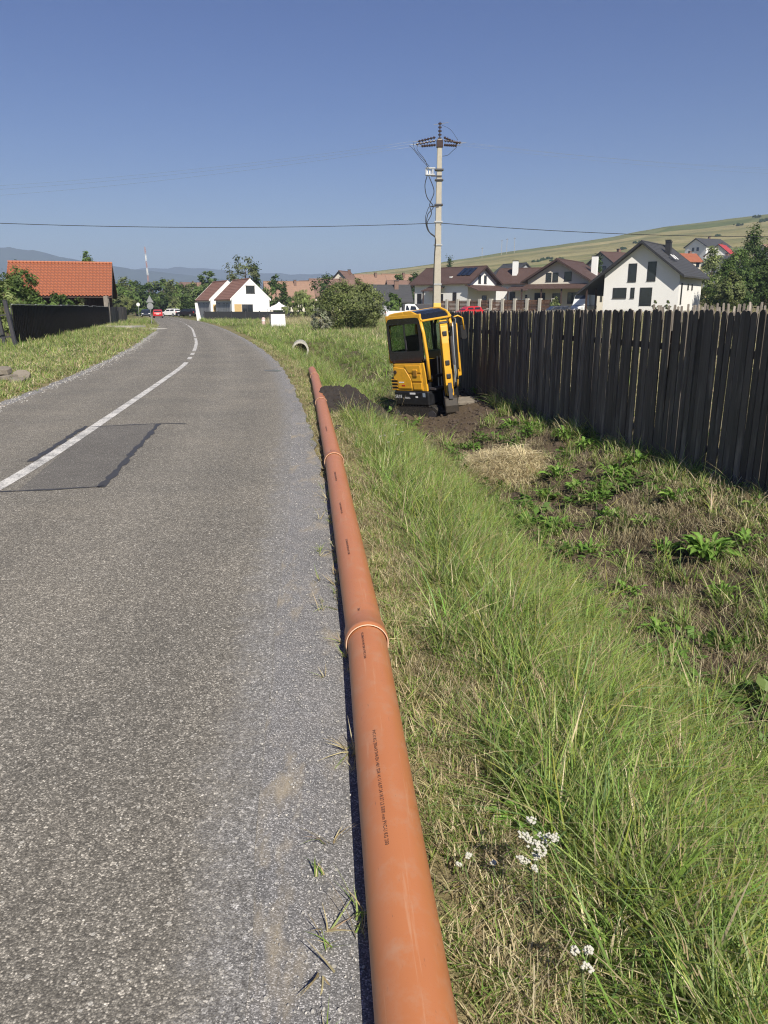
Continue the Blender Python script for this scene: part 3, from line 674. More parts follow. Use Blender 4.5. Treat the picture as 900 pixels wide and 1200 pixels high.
    mb = MB(); mb.tube([(.47, .47, 2.20), (.58, .60, 2.24), (.64, .68, 2.18), (.64, .70, 1.92)], .018, 8); mi = mb.obj('mirror_arm', Yl, t, smooth=True)
    MB().prism(rrect(.60, .78, 1.72, 2.02, .04), 'x', .60, .64).obj('mirror', MAT['trim_dark'], mi)
    # interior
    MB().box(-.5, .5, -.43, .43, 1.0, 1.06).obj('floor', Bk, t)
    s = MB(); s.box(-.25, .2, -.23, .23, 1.22, 1.36); s.prism([(-.30, 1.3), (-.18, 1.3), (-.27, 1.92), (-.38, 1.92)], 'y', -.22, .22); s.obj('seat', MAT['seatvinyl'], t, bevel=.04)
    for y in (-.34, .34):
        c = MB(); c.box(-.2, .28, y - .07, y + .07, 1.36, 1.55); cc = c.obj('console', MAT['seatvinyl'], t, bevel=.03)
        MB().tube([(.22, y, 1.5), (.26, y, 1.74)], .016, 6).obj('joystick', Bk, cc)
    # swing post, boom, dipper arm, bucket
    sp = MB(); sp.prism([(.48, .38), (.86, .36), (.90, .50), (.82, .72), (.48, .70)], 'y', -.12, .12); sp.obj('swing_post', MAT['steel'], t, bevel=.02)
    def beam(pts, w, name, mat=Yl):
        m = MB()
        a = [Vector((p[0], 0, p[1])) for p in pts]; hs = [p[2] for p in pts]; top = []; bot = []
        for i, p in enumerate(a):
            tt = (a[min(i + 1, len(a) - 1)] - a[max(i - 1, 0)]).normalized(); nn = Vector((-tt.z, 0, tt.x))
            top.append(p + nn * hs[i]); bot.append(p - nn * hs[i])
        poly = [(v.x, v.z) for v in top] + [(v.x, v.z) for v in bot[::-1]]
        m.prism(poly, 'y', -w, w); return m.obj(name, mat, t, bevel=.012)
    boom = beam([(.82, .62, .06), (.90, 1.05, .10), (.93, 1.45, .105), (1.0, 1.82, .09), (1.10, 2.12, .055)], .085, 'boom')
    arm = beam([(1.03, 2.20, .05), (1.13, 2.08, .085), (1.22, 1.75, .075), (1.27, 1.2, .06), (1.30, .66, .045)], .078, 'dipper_arm')
    for x, z, r in ((1.13, 2.17, .035), (1.28, .7, .03), (.84, .64, .04), (1.2, 1.86, .032)):
        MB().tube([(x, -.09, z), (x, .09, z)], r, 12).obj('pivot_pin', MAT['trim_dark'], arm)
    def cyl(a, b, r=.036, k=.55, y=0):
        a = Vector((a[0], y, a[1])); b = Vector((b[0], y, b[1])); c = a.lerp(b, k)
        o = MB().tube([a, c], r, 12).obj('hydraulic_cylinder', MAT['steel'], t, smooth=False)
        MB().tube([c, b], r * .5, 10).obj('rod', MAT['chrome'], o)
    cyl((.88, .5), (1.02, 1.32), .042, .6); cyl((.84, 1.55), (1.08, 2.26), .036, .6, .10); cyl((1.34, 1.9), (1.43, .95), .034, .62, .13)
    lk = MB(); lk.box(1.25, 1.45, -.055, -.04, .74, .82); lk.box(1.25, 1.45, .04, .055, .74, .82); lk.prism([(1.40, .95), (1.46, .93), (1.50, .62), (1.45, .60)], 'y', -.04, .04); lk.obj('linkage', MAT['steel'], t)
    bk = MB(); outerp = [(1.27, .66), (1.50, .62), (1.60, .44), (1.58, .26), (1.46, .12), (1.28, .06), (1.06, .10), (1.05, .12), (1.26, .09), (1.43, .15), (1.54, .28), (1.56, .43), (1.47, .58), (1.28, .62)]
    sh = lambda P_: [(1.28 + (x_ - 1.28) * .8, .66 + (z_ - .66) * .8) for x_, z_ in P_]; outerp = sh(outerp)
    bk.prism(outerp, 'y', -.125, .125)
    side = [(1.27, .66), (1.50, .62), (1.60, .44), (1.58, .26), (1.46, .12), (1.28, .06), (1.06, .10)]; side = sh(side)
    bk.prism(side, 'y', -.138, -.125); bk.prism(side, 'y', .125, .138); bo = bk.obj('bucket', MAT['bucket'], t, bevel=.01)
    for k in range(4):
        y = -.10 + .066 * k; MB().prism(sh([(1.10, .085), (1.10, .115), (.96, .12)]), 'y', y - .022, y + .022).obj('tooth', MAT['steel'], bo)
    for x_, z_ in ((1.268, 1.96), (1.335, 1.36), (1.345, 1.08)): MB().box(x_ - .02, x_ + .012, -.045, .045, z_ - .05, z_ + .05).obj('arm_bracket', MAT['trim_dark'], arm, bevel=.012)
    r = random.Random(4)
    MAT['brass'] = simple('hose_fitting_brass', (.55, .40, .18), .4, .2, 9, metal=.6)
    for k in range(8):
        y = .11 + .03 * (k % 5); o1 = r.uniform(-.09, .09)
        pts = [(.78 + .02 * k, y - .02, .78), (.99 + o1, y + .05, 1.15 + .06 * k), (1.04 + o1, y + .055, 1.65), (1.22 + o1, y + .045, 2.05 + .02 * k), (1.36 + o1 * .4, y + .02, 1.75), (1.36 + o1 * .5, y + .015, 1.35 - .05 * k)]
        P = [Vector(p) for p in pts]; q = []
        for i in range(len(P) - 1):
            p0, p1, p2, p3 = P[max(i - 1, 0)], P[i], P[i + 1], P[min(i + 2, len(P) - 1)]
            for s_ in range(5):
                u = s_ / 5; q.append(.5 * ((2 * p1) + (p2 - p0) * u + (2 * p0 - 5 * p1 + 4 * p2 - p3) * u * u + (3 * p1 - p0 - 3 * p2 + p3) * u ** 3))
        q.append(P[-1]); MB().tube(q, .014, 6).obj('hose', MAT['tyre'] if k % 2 else (MAT['galv'] if k % 4 else MAT['yellow']), t, smooth=True)
    MB().box(.93, 1.0, -.05, .05, 1.9, 1.98).obj('work_lamp', MAT['lamp_clear'], boom)
    # the boom is swung towards the machine's right
    a_ = R(-44); pv_ = Vector((.62, 0, 0)); off = pv_ - Matrix.Rotation(a_, 3, 'Z') @ pv_
    for o in t.children:
        if o.name.split('.')[0] in ('swing_post', 'boom', 'dipper_arm', 'hydraulic_cylinder', 'linkage', 'bucket', 'hose'): o.location = off; o.rotation_euler = (0, 0, a_)
    return t
excavator()
# ------------------------------------------------------------------ tall dark board fence on the right
def board_mesh(w, h, th, seed, top=True, n=8):
    r = random.Random(seed); poly = [(-w / 2, 0), (w / 2, 0)]
    if top:
        k = r.uniform(.75, 1.0)
        for i in range(n + 1):
            a = math.pi * i / n; poly.append((w / 2 * math.cos(a), h - w / 2 * k + w / 2 * k * math.sin(a)))
    else: poly += [(w / 2, h), (-w / 2, h + r.uniform(-.02, .02))]
    m = MB(); m.prism(poly, 'y', -th / 2, th / 2); return m
def picket_fence(name, label, A, B, pitch_, w, h, mat, zb, seed, lean=.005, gap_p=.0, rails=(.35, 1.45), post=2.4, hv=.02):
    A = Vector(A); B = Vector(B); L = (B - A).length; d = (B - A).normalized(); yaw = math.atan2(d.y, d.x)
    t = thing(name, label, 'fence', (A.x, A.y, 0), yaw); r = random.Random(seed)
    ms = [board_mesh(w * k, h, .016, 40 + i).mesh('fence_board', MAT[mat]) for i, k in enumerate((.94, 1.0, 1.05, .98))]
    n = int(L / pitch_)
    for i in range(n):
        if r.random() < gap_p: continue
        x = (i + .5) * pitch_; p = A + d * x
        o = mobj('fence_board', ms[r.randrange(4)], t)
        o.location = (x + r.uniform(-.008, .008), r.uniform(-.004, .004), zb(p.x, p.y)); o.rotation_euler = (r.uniform(-.01, .01), r.gauss(0, lean), r.uniform(-.04, .04))
        o.scale.z = 1 + r.uniform(-hv, hv)
    for z in rails:
        k = 0.
        while k < L:
            e = min(L, k + 3.0); p = A + d * k; q = A + d * e
            za, zc = zb(p.x, p.y) + z, zb(q.x, q.y) + z
            MB().add([(k, -.03, za), (e - .01, -.03, zc), (e - .01, -.075, zc), (k, -.075, za), (k, -.03, za + .08), (e - .01, -.03, zc + .08), (e - .01, -.075, zc + .08), (k, -.075, za + .08)],
                     [(3, 2, 1, 0), (4, 5, 6, 7), (0, 1, 5, 4), (1, 2, 6, 5), (2, 3, 7, 6), (3, 0, 4, 7)]).obj('rail', MAT[mat], t)
            k = e
    k = .1
    while k < L:
        p = A + d * k; z = zb(p.x, p.y)
        MB().box(k - .05, k + .05, -.18, -.08, z - .3, z + h - .25).obj('post', MAT[mat], t); k += post
    return t
FA, FB = (4.75, 2.6), (1.62, 20.4)
def fz(x, y): return float(np.interp(y, [0, 7.5, 11, 14.4, 18.5, 21], [-.30, -.26, -.25, -.27, -.30, -.31]))
# boards face the road: run the fence so that its +y side looks left
picket_fence('board_fence', 'tall dark stained board fence with rounded tops on the right, beside the ditch', FA, FB, .108, .096, 1.98, 'fencewood', fz, 11, rails=(.4, 1.5), hv=.008)
picket_fence('picket_fence', 'weathered grey picket fence in the field, seen over the dark board fence', (34, 36), (13.5, 40), .15, .11, 1.88, 'greywood', lambda x, y: z_at(x, y) - .1, 12, lean=.03, gap_p=.04, hv=.06, rails=(.3, 1.1))

# ------------------------------------------------------------------ concrete power pole and its wires
def catenary(a, b, sag, n=24):
    a, b = Vector(a), Vector(b); return [a.lerp(b, i / n) - Vector((0, 0, sag * 4 * (i / n) * (1 - i / n))) for i in range(n + 1)]
PY = 40.0; PX = pix(513, 300, PY)[0]; PZ = z_at(PX, PY)
pole = thing('power_pole', 'tall pale concrete power pole with brown insulators behind the excavator', 'power pole', (PX, PY, PZ))
TOP = pix(513, 163, PY)[1] - PZ
MB().prism(rrect(-.5, .5, -.5, .5, .12, 2), 'z', 0, 1).obj('x', None) if False else None
def taper(w0, w1, h, m, name, par, z0=0):
    vs = [(-w0, -w0 * .8, z0), (w0, -w0 * .8, z0), (w0, w0 * .8, z0), (-w0, w0 * .8, z0), (-w1, -w1 * .8, z0 + h), (w1, -w1 * .8, z0 + h), (w1, w1 * .8, z0 + h), (-w1, w1 * .8, z0 + h)]
    return MB().add(vs, [(3, 2, 1, 0), (4, 5, 6, 7), (0, 1, 5, 4), (1, 2, 6, 5), (2, 3, 7, 6), (3, 0, 4, 7)]).obj(name, m, par, bevel=.03)
taper(.20, .11, TOP, MAT['pole'], 'shaft', pole)
taper(.204, .193, 1.0, MAT['yellow_paint'], 'painted_band', pole, 1.1)
zi = lambda y: pix(513, y, PY)[1] - PZ
MB().box(-.155, .155, -.13, .13, zi(173), zi(164)).obj('head_clamp', MAT['insul'], pole, bevel=.02)
def insul(a, b, n=7, r=.052):
    a, b = Vector(a), Vector(b); m = MB(); m.tube([a, b], .028, 6)
    for i in range(n):
        p = a.lerp(b, (i + .5) / n); d = (b - a).normalized(); m.tube([p - d * .028, p + d * .028], r, 10)
    return m.obj('insulator', MAT['insul'], pole)
w_px = PY / 900
for sx, ends in ((-1, ((-25, 164, .3), (-28, 169.5, -.1), (-22, 173.5, -.5))), (1, ((22, 166.5, .3), (25, 167.5, -.1), (19, 173, -.5)))):
    for k, (dx, yy, dy) in enumerate(ends):
        x1 = dx * w_px; a = (sx * .2, dy * .25, zi((160.5, 165, 170.5)[k])); b = (x1 * .92, dy, zi(yy + .3)); insul(a, b, 6, .06)
        MB().tube([b, (x1 * 1.12, dy * 1.2, zi(yy + .4))], .014, 5).obj('clamp', MAT['galv'], pole)
insul((0, 0, TOP - .05), (0, 0, TOP + .75), 5, .085)
MB().tube([(-.3, 0, TOP + .62), (.4, 0, TOP + .72)], .012, 5).obj('clamp', MAT['galv'], pole)
bx = MB(); bx.box(-.66, -.22, -.12, .12, zi(205.5), zi(204)); bx.box(-.66, -.2, -.12, .12, zi(198), zi(196.5)); bx.box(-.66, -.60, -.1, .1, zi(205), zi(197)); bx.box(-.34, -.28, -.1, .1, zi(205), zi(197))
sw_ = bx.obj('switch_frame', MAT['galv'], pole)
for k in range(3): MB().tube([(-.58 + .12 * k, 0, zi(204.5)), (-.58 + .12 * k, 0, zi(199))], .04, 8).obj('arrester', MAT['decal'], sw_)
MB().box(-.4, .12, -.14, -.1, zi(207.5), zi(206)).obj('bracket', MAT['steel'], pole); MB().box(-.42, .0, -.14, -.1, zi(243), zi(241.6)).obj('bracket', MAT['steel'], pole)
for yy in (200, 212, 241, 261, 288, 334): MB().box(-.2, .2, -.165, .165, zi(yy), zi(yy) + .07).obj('band', MAT['galv'] if yy > 250 else MAT['steel'], pole)
def pole_cable(pts, r=.022):
    P = [Vector(((x - 513) * w_px, -.2, zi(y))) for x, y in pts]; q = []
    for i in range(len(P) - 1):
        p0, p1, p2, p3 = P[max(i - 1, 0)], P[i], P[i + 1], P[min(i + 2, len(P) - 1)]
        for s_ in range(6):
            u = s_ / 6; q.append(.5 * ((2 * p1) + (p2 - p0) * u + (2 * p0 - 5 * p1 + 4 * p2 - p3) * u * u + (3 * p1 - p0 - 3 * p2 + p3) * u ** 3))
    q.append(P[-1]); MB().tube(q, r, 6).obj('cable', MAT['wire'], pole, smooth=True)
pole_cable([(500, 206), (497.5, 218), (500, 232), (507, 243), (501, 252), (500, 266), (505, 275), (509.5, 279), (509, 300), (508.3, 330), (508, 362), (508, 400)])
pole_cable([(501.5, 207), (507.5, 225), (503, 240), (505, 251), (500.5, 262), (503, 272), (509.8, 280), (509.2, 302), (508.6, 332), (508.4, 400)])
pole_cable([(502, 243), (498.5, 256), (501, 270), (508.5, 278)], .016)
pole_cable([(502, 196), (495, 187), (486, 176), (485, 168)], .012); pole_cable([(501, 197), (492, 186), (483, 174), (480, 172)], .012); pole_cable([(500, 197), (497, 188), (489, 177), (489, 171)], .012)
pole_cable([(516, 184), (522, 182.5), (526, 178.5), (531, 173.5)], .012); pole_cable([(515, 148), (524, 153), (532, 165)], .008)
def wire(name, pts, r, mat, label):
    tag(MB().tube(pts, r, 5).obj(name, mat, smooth=True), label, 'wire', 'overhead wires')
zc = PZ + zi(262)
lx, lz = pix(-260, 247, 38)
wire('overhead_cable', catenary((lx, 38, lz), (PX - .1, PY - .2, zc), .42), .015, MAT['wire'], 'thick black overhead cable crossing the sky left of the pole')
rx, rz = pix(1150, 268, 52)
wire('overhead_cable', catenary((PX + .1, PY - .2, zc), (rx, 52, rz), .55), .016, MAT['wire'], 'thin dark overhead cable running right from the pole towards the hill')
for k, (dx, yy, dy) in enumerate(((-25, 164, .3), (-28, 169.5, -.1), (-22, 173.5, -.5))):
    lx, lz = pix(-330, (221, 226, 236)[k], 60)
    wire('power_line', catenary((PX + dx * w_px * 1.1, PY + dy, PZ + zi(yy)), (lx, 60, lz), .9), .0045, MAT['alu_wire'], ('uppermost', 'middle', 'lowest')[k] + ' of the three faint power lines left of the pole top')
    ex, ez = pix(1250, (188, 193, 198)[k], 62)
    wire('power_line', catenary((PX + (22, 25, 19)[k] * w_px * 1.1, PY + dy, PZ + zi((166.5, 167.5, 173)[k])), (ex, 62, ez), .9), .0035, MAT['alu_wire'], ('uppermost', 'middle', 'lowest')[k] + ' of the three faint power lines right of the pole top')

# ------------------------------------------------------------------ left side: sheet fence, gate posts, barn, rubble
def sheet_fence():
    A, B = Vector((-16.1, 34.4)), Vector((-27.4, 79.0)); d = (B - A).normalized(); L = (B - A).length
    t = thing('sheet_fence', 'long dark brown sheet metal fence in front of the orange roofed barn', 'fence', (A.x, A.y, 0), math.atan2(d.y, d.x))
    n = 16; w = L / n; r = random.Random(3)
    for i in range(n):
        p = A + d * w * (i + .5); z = z_at(p.x, p.y); m = MB(); q = 14
        for k in range(q):
            x = i * w + .002 + (w - .004) * k / q; m.box(x, x + (w - .004) / q - .0005, -.012 + .014 * (k % 2), .012 + .014 * (k % 2), z + .04, z + 1.80 + r.uniform(-.01, .01))
        m.obj('panel', MAT['sheet'], t)
        MB().box(i * w - .03, i * w + .03, .03, .07, z - .2, z + 1.80).obj('post', MAT['steel'], t)
    for i in range(n):
        p = A + d * w * (i + .5); z = z_at(p.x, p.y); MB().box(i * w, (i + 1) * w, -.035, .035, z + 1.82, z + 1.85).obj('cap_rail', MAT['galv'], t)
sheet_fence()
for k, (px, Y_, lab) in enumerate(((18, 33.6, 'leaning dark steel gate post at the near end of the sheet fence'), (6, 34.6, 'leaning dark steel post at the left picture edge'), (-6, 35.5, 'dark steel post just beyond the left edge'))):
    if k == 2: continue
    X = pix(px, 400, Y_)[0]; z = z_at(X, Y_)
    t = thing('gate_post', lab, 'post', (X, Y_, z), 0, 'leaning steel posts by the sheet fence'); t.rotation_euler = (0, R(-7), 0)
    MB().box(-.07, .07, -.07, .07, -.2, 2.0).obj('shaft', MAT['steel'], t, bevel=.01); MB().box(-.08, .08, -.08, .08, 2.0, 2.03).obj('cap', MAT['steel'], t)
    for zz in (.5, 1.4): MB().box(-.9, -.07, -.02, .02, zz, zz + .05).obj('rail', MAT['steel'], t)
# grey timber gate beyond the sheet fence
g = thing('plank_fence', 'dark plank fence section with one pale panel beyond the barn corner', 'fence', (-27.9, 80.2, z_at(-27.9, 80.2)), R(103))
for k in range(11):
    o = MB().box(k * 1.9 + .02, k * 1.9 + 1.75, -.02, .02, -.1, 1.75 + .12 * random.random()).obj('plank', MAT['greywood'] if k in (6,) else MAT['fencewood'], g)
for x in (-.9, .25): MB().box(x - .19, x + .19, -.2, .2, -.3, 2.9 + .1 * x).obj('post', MAT['greywood'], g)
def barn():
    c = Vector((-28.0, 80.5)); yaw = R(14.5)
    t = thing('barn', 'open sided barn with bright orange tiled roof behind the sheet fence', 'barn', (c.x, c.y, z_at(c.x, c.y)), yaw)
    L, W = 8.9, 7.0; eh, rh = 2.75, 6.15                      # local: ridge along -x from the right gable, front eave at y=0
    n_r, n_c = 12, 30
    for name, y0, y1 in (('front_roof', -.35, W / 2), ('rear_roof', W + .35, W / 2)):
        m = MB(); z0 = eh; z1 = rh; rows = []
        for i in range(n_r):
            for e in (0, 1):
                t_ = (i + e) / n_r; row = []
                for k in range(n_c * 4 + 1):
                    x = .55 - (L + 1.1) * k / (n_c * 4); wv = .06 * math.sin(k * math.pi / 2)
                    row.append((x, lerp(y0, y1, t_), lerp(z0, z1, t_) + wv + (.11 if e == 0 else .0)))
                rows.append(row)
        nn = n_c * 4 + 1; m.add([p for r_ in rows for p in r_], [(i * nn + j, (i + 1) * nn + j, (i + 1) * nn + j + 1, i * nn + j + 1) for i in range(len(rows) - 1) for j in range(nn - 1)])
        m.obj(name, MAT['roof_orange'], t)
        u = MB(); nrm = .09; u.add([(.5, y0, z0 - nrm), (-L - .5, y0, z0 - nrm), (-L - .5, y1, z1 - nrm), (.5, y1, z1 - nrm)], [(0, 1, 2, 3)]); u.obj('sarking', MAT['trim_brown'], t)
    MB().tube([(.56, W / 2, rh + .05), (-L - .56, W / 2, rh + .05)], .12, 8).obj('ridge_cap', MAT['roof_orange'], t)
    gb = MB(); gb.prism([(.1, eh - .05), (W - .1, eh - .05), (W / 2, rh - .15)], 'x', .0, .06); gb.obj('gable_boards', MAT['brownwood'], t)
    for s_ in (.5, ): 
        b = MB(); b.add([(.52, -.4, eh - .2), (.58, -.4, eh - .2), (.58, W / 2, rh - .12), (.52, W / 2, rh - .12), (.52, -.4, eh + .02), (.58, -.4, eh + .02), (.58, W / 2, rh + .06), (.52, W / 2, rh + .06)], [(3, 2, 1, 0), (4, 5, 6, 7), (0, 1, 5, 4), (1, 2, 6, 5), (2, 3, 7, 6), (3, 0, 4, 7)]); b.obj('barge_board', MAT['trim_brown'], t)
    for k in range(5):
        x = -.15 - (L - .3) * k / 4
        for y in (.15, W - .15): MB().box(x - .1, x + .1, y - .1, y + .1, -.2, eh).obj('post', MAT['brownwood'], t)
    MB().box(-L, 0, W - .3, W - .22, 0, eh).obj('back_wall', MAT['brownwood'], t)
    MB().box(-L, -L + .08, 0, W, 0, eh).obj('end_wall', MAT['brownwood'], t)
    MB().box(-6.9, -.5, .5, 2.5, .0, 1.65).obj('stored_panels', MAT['greyrender'], t)
    MB().box(-6.9, -1.2, .35, .45, 1.5, 1.78).obj('white_sill', MAT['frame_white'], t)
barn()
def rubble():
    r = random.Random(9); c = Vector((-9.2, 18.6, z_at(-9.2, 18.6)))
    spots = [(-.75, .0, .1, 'ring'), (-.55, .5, .1, 'slab'), (.05, .3, .08, 'slab'), (.35, .1, .05, 'slab'), (-.2, .65, .2, 'slab'), (-1.3, .5, .1, 'slab'), (.25, .55, .06, 'slab')]
    labs = ['curved broken concrete pipe piece at the left picture edge', 'flat broken concrete slab lying behind the curved piece', 'broken concrete lump in the middle of the rubble', 'smallest concrete lump nearest the road in the rubble', 'tilted concrete slab on top of the rubble', 'concrete slab at the very left of the rubble', 'rough concrete lump at the back right of the rubble']
    for i, (x, y, z, k) in enumerate(spots):
        t = MB()
        if k == 'ring':
            n = 14
            vs = []
            for yy in (0, .75):
                for rr in (.42, .33):
                    for j in range(n): a = R(15 + 150 * j / (n - 1)); vs.append((rr * math.cos(a), yy, rr * math.sin(a) - .1))
            f = lambda a, b: [(a * n + j, a * n + j + 1, b * n + j + 1, b * n + j) for j in range(n - 1)]
            t.add(vs, f(0, 2) + f(2, 3)[::-1] + f(3, 1) + f(1, 0) + [(0, n, 3 * n, 2 * n), (n - 1, 3 * n - 1, 4 * n - 1, 2 * n - 1)])
        else:
            s = r.uniform(.16, .3); n = 7; po = [(s * r.uniform(.7, 1.3) * math.cos(2 * math.pi * j / n), s * r.uniform(.6, 1.1) * math.sin(2 * math.pi * j / n)) for j in range(n)]
            t.prism(po, 'z', -.06, r.uniform(.02, .10), Matrix.Rotation(r.uniform(-.5, .5), 4, 'X') @ Matrix.Rotation(r.uniform(-.4, .4), 4, 'Y'))
        o = t.obj('concrete_rubble', MAT['rubble'], bevel=.02); o.location = (c.x + x, c.y + y, c.z + z)
        o.rotation_euler = (r.uniform(-.35, .35), r.uniform(-.35, .35), r.uniform(0, 6) if k == 'slab' else R(-20)); tag(o, labs[i], 'concrete rubble', 'broken concrete pieces on the left verge')
rubble()
# culvert ring in the ditch
cu = thing('culvert_pipe', 'round concrete culvert mouth in the grassy ditch beyond the orange pipes', 'culvert', (pix(351, 406, 39.6)[0], 39.9, -.30), R(6))
m = MB(); n = 24
vs = []
for yy in (-.45, 2.2):
    for rr in (.43, .34):
        for j in range(n): a = 2 * math.pi * j / n; vs.append((rr * math.cos(a), yy, rr * math.sin(a)))
f = lambda a, b: [(a * n + j, a * n + (j + 1) % n, b * n + (j + 1) % n, b * n + j) for j in range(n)]
m.add(vs, f(0, 2) + f(3, 1) + f(1, 0)); m.obj('ring', MAT['concrete'], cu)
# white notice board lying against posts, and the little marker post
X, Z = pix(326, 383, 74); zb_ = z_at(X, 74)
t = thing('white_board', 'blank white board standing in the roadside grass before the white houses', 'board', (X, 74, zb_), R(4))
MB().prism([(-.66, .1), (.72, .1), (.66, 1.25), (-.64, 1.25)], 'y', -.04, .04).obj('panel', MAT['fabric'], t); MB().box(-.78, -.68, -.06, .06, -.2, 1.28).obj('post', MAT['steel'], t)
for x in (.5,): MB().box(x - .05, x + .05, .045, .12, -.2, 1.1).obj('post', MAT['steel'], t)
X, Z = pix(309, 383, 76); t = thing('marker_post', 'short pale pink marker post left of the white board', 'marker post', (X, 76, z_at(X, 76)))
MB().tube([(0, 0, -.1), (0, 0, .85), (0, 0, .95)], [.17, .17, .1], 12).obj('shaft', simple('pink_marker', (.62, .45, .42), .6), t); MB().tube([(0, 0, .60), (0, 0, .75)], .175, 12).obj('band', MAT['frame_white'], t)
# concrete curb stones by the track
# ------------------------------------------------------------------ houses
def faceM(L, W, face):
    if face == '-x': return Matrix.Translation((-L / 2, 0, 0)) @ Matrix.Rotation(R(-90), 4, 'Z')
    if face == '+x': return Matrix.Translation((L / 2, 0, 0)) @ Matrix.Rotation(R(90), 4, 'Z')
    if face == '-y': return Matrix.Translation((0, -W / 2, 0))
    return Matrix.Translation((0, W / 2, 0)) @ Matrix.Rotation(R(180), 4, 'Z')
def house(label, loc, yaw, L, W, eh, rh, wall, roof, over=.45, ro=0., wins=(), doors=(), chims=(), drop=(0, 0), frame='trim_dark', step=.38, cat='house', group=None, name='house', trim='trim_dark', gover=None):
    """ridge along local x; ro shifts the ridge in y; drop extends a slope down past its eave (back, front)"""
    t = thing(name, label, cat, loc, yaw, group); go = over if gover is None else gover
    m = MB(); m.prism([(-W / 2, -1.5), (W / 2, -1.5), (W / 2, eh), (ro, rh), (-W / 2, eh)], 'x', -L / 2, L / 2); m.obj('wall', MAT[wall], t)
    rf = MB()
    for s_, dp in ((-1, drop[1]), (1, drop[0])):
        run = abs(s_ * W / 2 - ro); sl = (rh - eh) / run; ln = run + over + dp; n = max(4, int(math.hypot(ln, ln * sl) / step))
        for i in range(n):
            y0, y1 = ro + s_ * ln * i / n, ro + s_ * ln * (i + 1.12) / n; z0, z1 = rh - sl * ln * i / n, rh - sl * ln * (i + 1.12) / n
            a, b = .20, .245
            vs = [(-L / 2 - go, y0, z0 + .04), (L / 2 + go, y0, z0 + .04), (L / 2 + go, y1, z1 + .04), (-L / 2 - go, y1, z1 + .04), (-L / 2 - go, y0, z0 + a), (L / 2 + go, y0, z0 + a), (L / 2 + go, y1, z1 + b), (-L / 2 - go, y1, z1 + b)]
            rf.add(vs, [(3, 2, 1, 0), (4, 5, 6, 7), (0, 1, 5, 4), (1, 2, 6, 5), (2, 3, 7, 6), (3, 0, 4, 7)])
    ro_ = rf.obj('roof', MAT[roof], t)
    MB().tube([(-L / 2 - go, ro, rh + .2), (L / 2 + go, ro, rh + .2)], .13, 8).obj('ridge', MAT[roof], ro_)
    for s_, dp in ((-1, drop[1]), (1, drop[0])):                 # barge boards on both gables
        run = abs(s_ * W / 2 - ro); sl = (rh - eh) / run; ln = run + over + dp
        for x in (-L / 2 - go - .04, L / 2 + go):
            b = MB(); y1, z1 = ro + s_ * ln, rh - sl * ln
            b.add([(x, ro, rh - .06), (x + .04, ro, rh - .06), (x + .04, y1, z1 - .06), (x, y1, z1 - .06), (x, ro, rh + .26), (x + .04, ro, rh + .26), (x + .04, y1, z1 + .26), (x, y1, z1 + .26)],
                  [(3, 2, 1, 0), (4, 5, 6, 7), (0, 1, 5, 4), (1, 2, 6, 5), (2, 3, 7, 6), (3, 0, 4, 7)]); b.obj('barge_board', MAT[trim], ro_)
    for face, u, z, w, h in wins: window(t, faceM(L, W, face), u, z, w, h, frame)
    for face, u, z, w, h in doors:
        Mf = faceM(L, W, face); d = MB().box(u - w / 2, u + w / 2, -.03, .02, z, z + h, Mf).obj('door', MAT['pane'], t)
        MB().box(u - w / 2 - .07, u - w / 2, -.06, .02, z, z + h + .07, Mf).box(u + w / 2, u + w / 2 + .07, -.06, .02, z, z + h + .07, Mf).box(u - w / 2, u + w / 2, -.06, .02, z + h, z + h + .07, Mf).obj('door_frame', MAT[frame], d)
    for x, y, w, h, mt in chims:
        zz = rh - abs(y - ro) * (rh - eh) / (W / 2) - .3
        c = MB().box(x - w / 2, x + w / 2, y - w / 2, y + w / 2, zz, zz + h).obj('chimney', MAT[mt], ro_); MB().box(x - w / 2 - .06, x + w / 2 + .06, y - w / 2 - .06, y + w / 2 + .06, zz + h, zz + h + .1).obj('chimney_cap', MAT['trim_dark'], c)
    return t
def window(t, Mf, u, z, w, h, frame):
    f = MB(); q = .08
    f.box(u - w / 2 - q, u - w / 2, -.05, .02, z - q, z + h + q, Mf); f.box(u + w / 2, u + w / 2 + q, -.05, .02, z - q, z + h + q, Mf)
    f.box(u - w / 2, u + w / 2, -.05, .02, z - q, z, Mf); f.box(u - w / 2, u + w / 2, -.05, .02, z + h, z + h + q, Mf)
    fo = f.obj('window', MAT[frame], t)
    MB().box(u - w / 2, u + w / 2, -.015, .02, z, z + h, Mf).obj('pane', MAT['pane'], fo)
    MB().box(u - w / 2 - .12, u + w / 2 + .12, -.10, -.051, z - q - .05, z - q, Mf).obj('sill', MAT[frame], fo)
    return fo
def lean_to(t, x0, x1, y0, y1, z0, z1, m, mb, posts=()):
    """porch roof from the wall (y1, z1) down to the outer edge (y0, z0), local axes"""
    r = MB(); n = 5
    for i in range(n):
        a, b = i / n, (i + 1.1) / n; ya, yb = lerp(y1, y0, a), lerp(y1, y0, b); za, zb2 = lerp(z1, z0, a), lerp(z1, z0, b)
        r.add([(x0, ya, za), (x1, ya, za), (x1, yb, zb2), (x0, yb, zb2), (x0, ya, za + .12), (x1, ya, za + .12), (x1, yb, zb2 + .16), (x0, yb, zb2 + .16)], [(3, 2, 1, 0), (4, 5, 6, 7), (0, 1, 5, 4), (1, 2, 6, 5), (2, 3, 7, 6), (3, 0, 4, 7)])
    o = r.obj('porch_roof', m, t)
    for px_, py_ in posts: MB().box(px_ - .09, px_ + .09, py_ - .09, py_ + .09, -1, min(z0, z1)).obj('porch_post', mb, o)
    return o
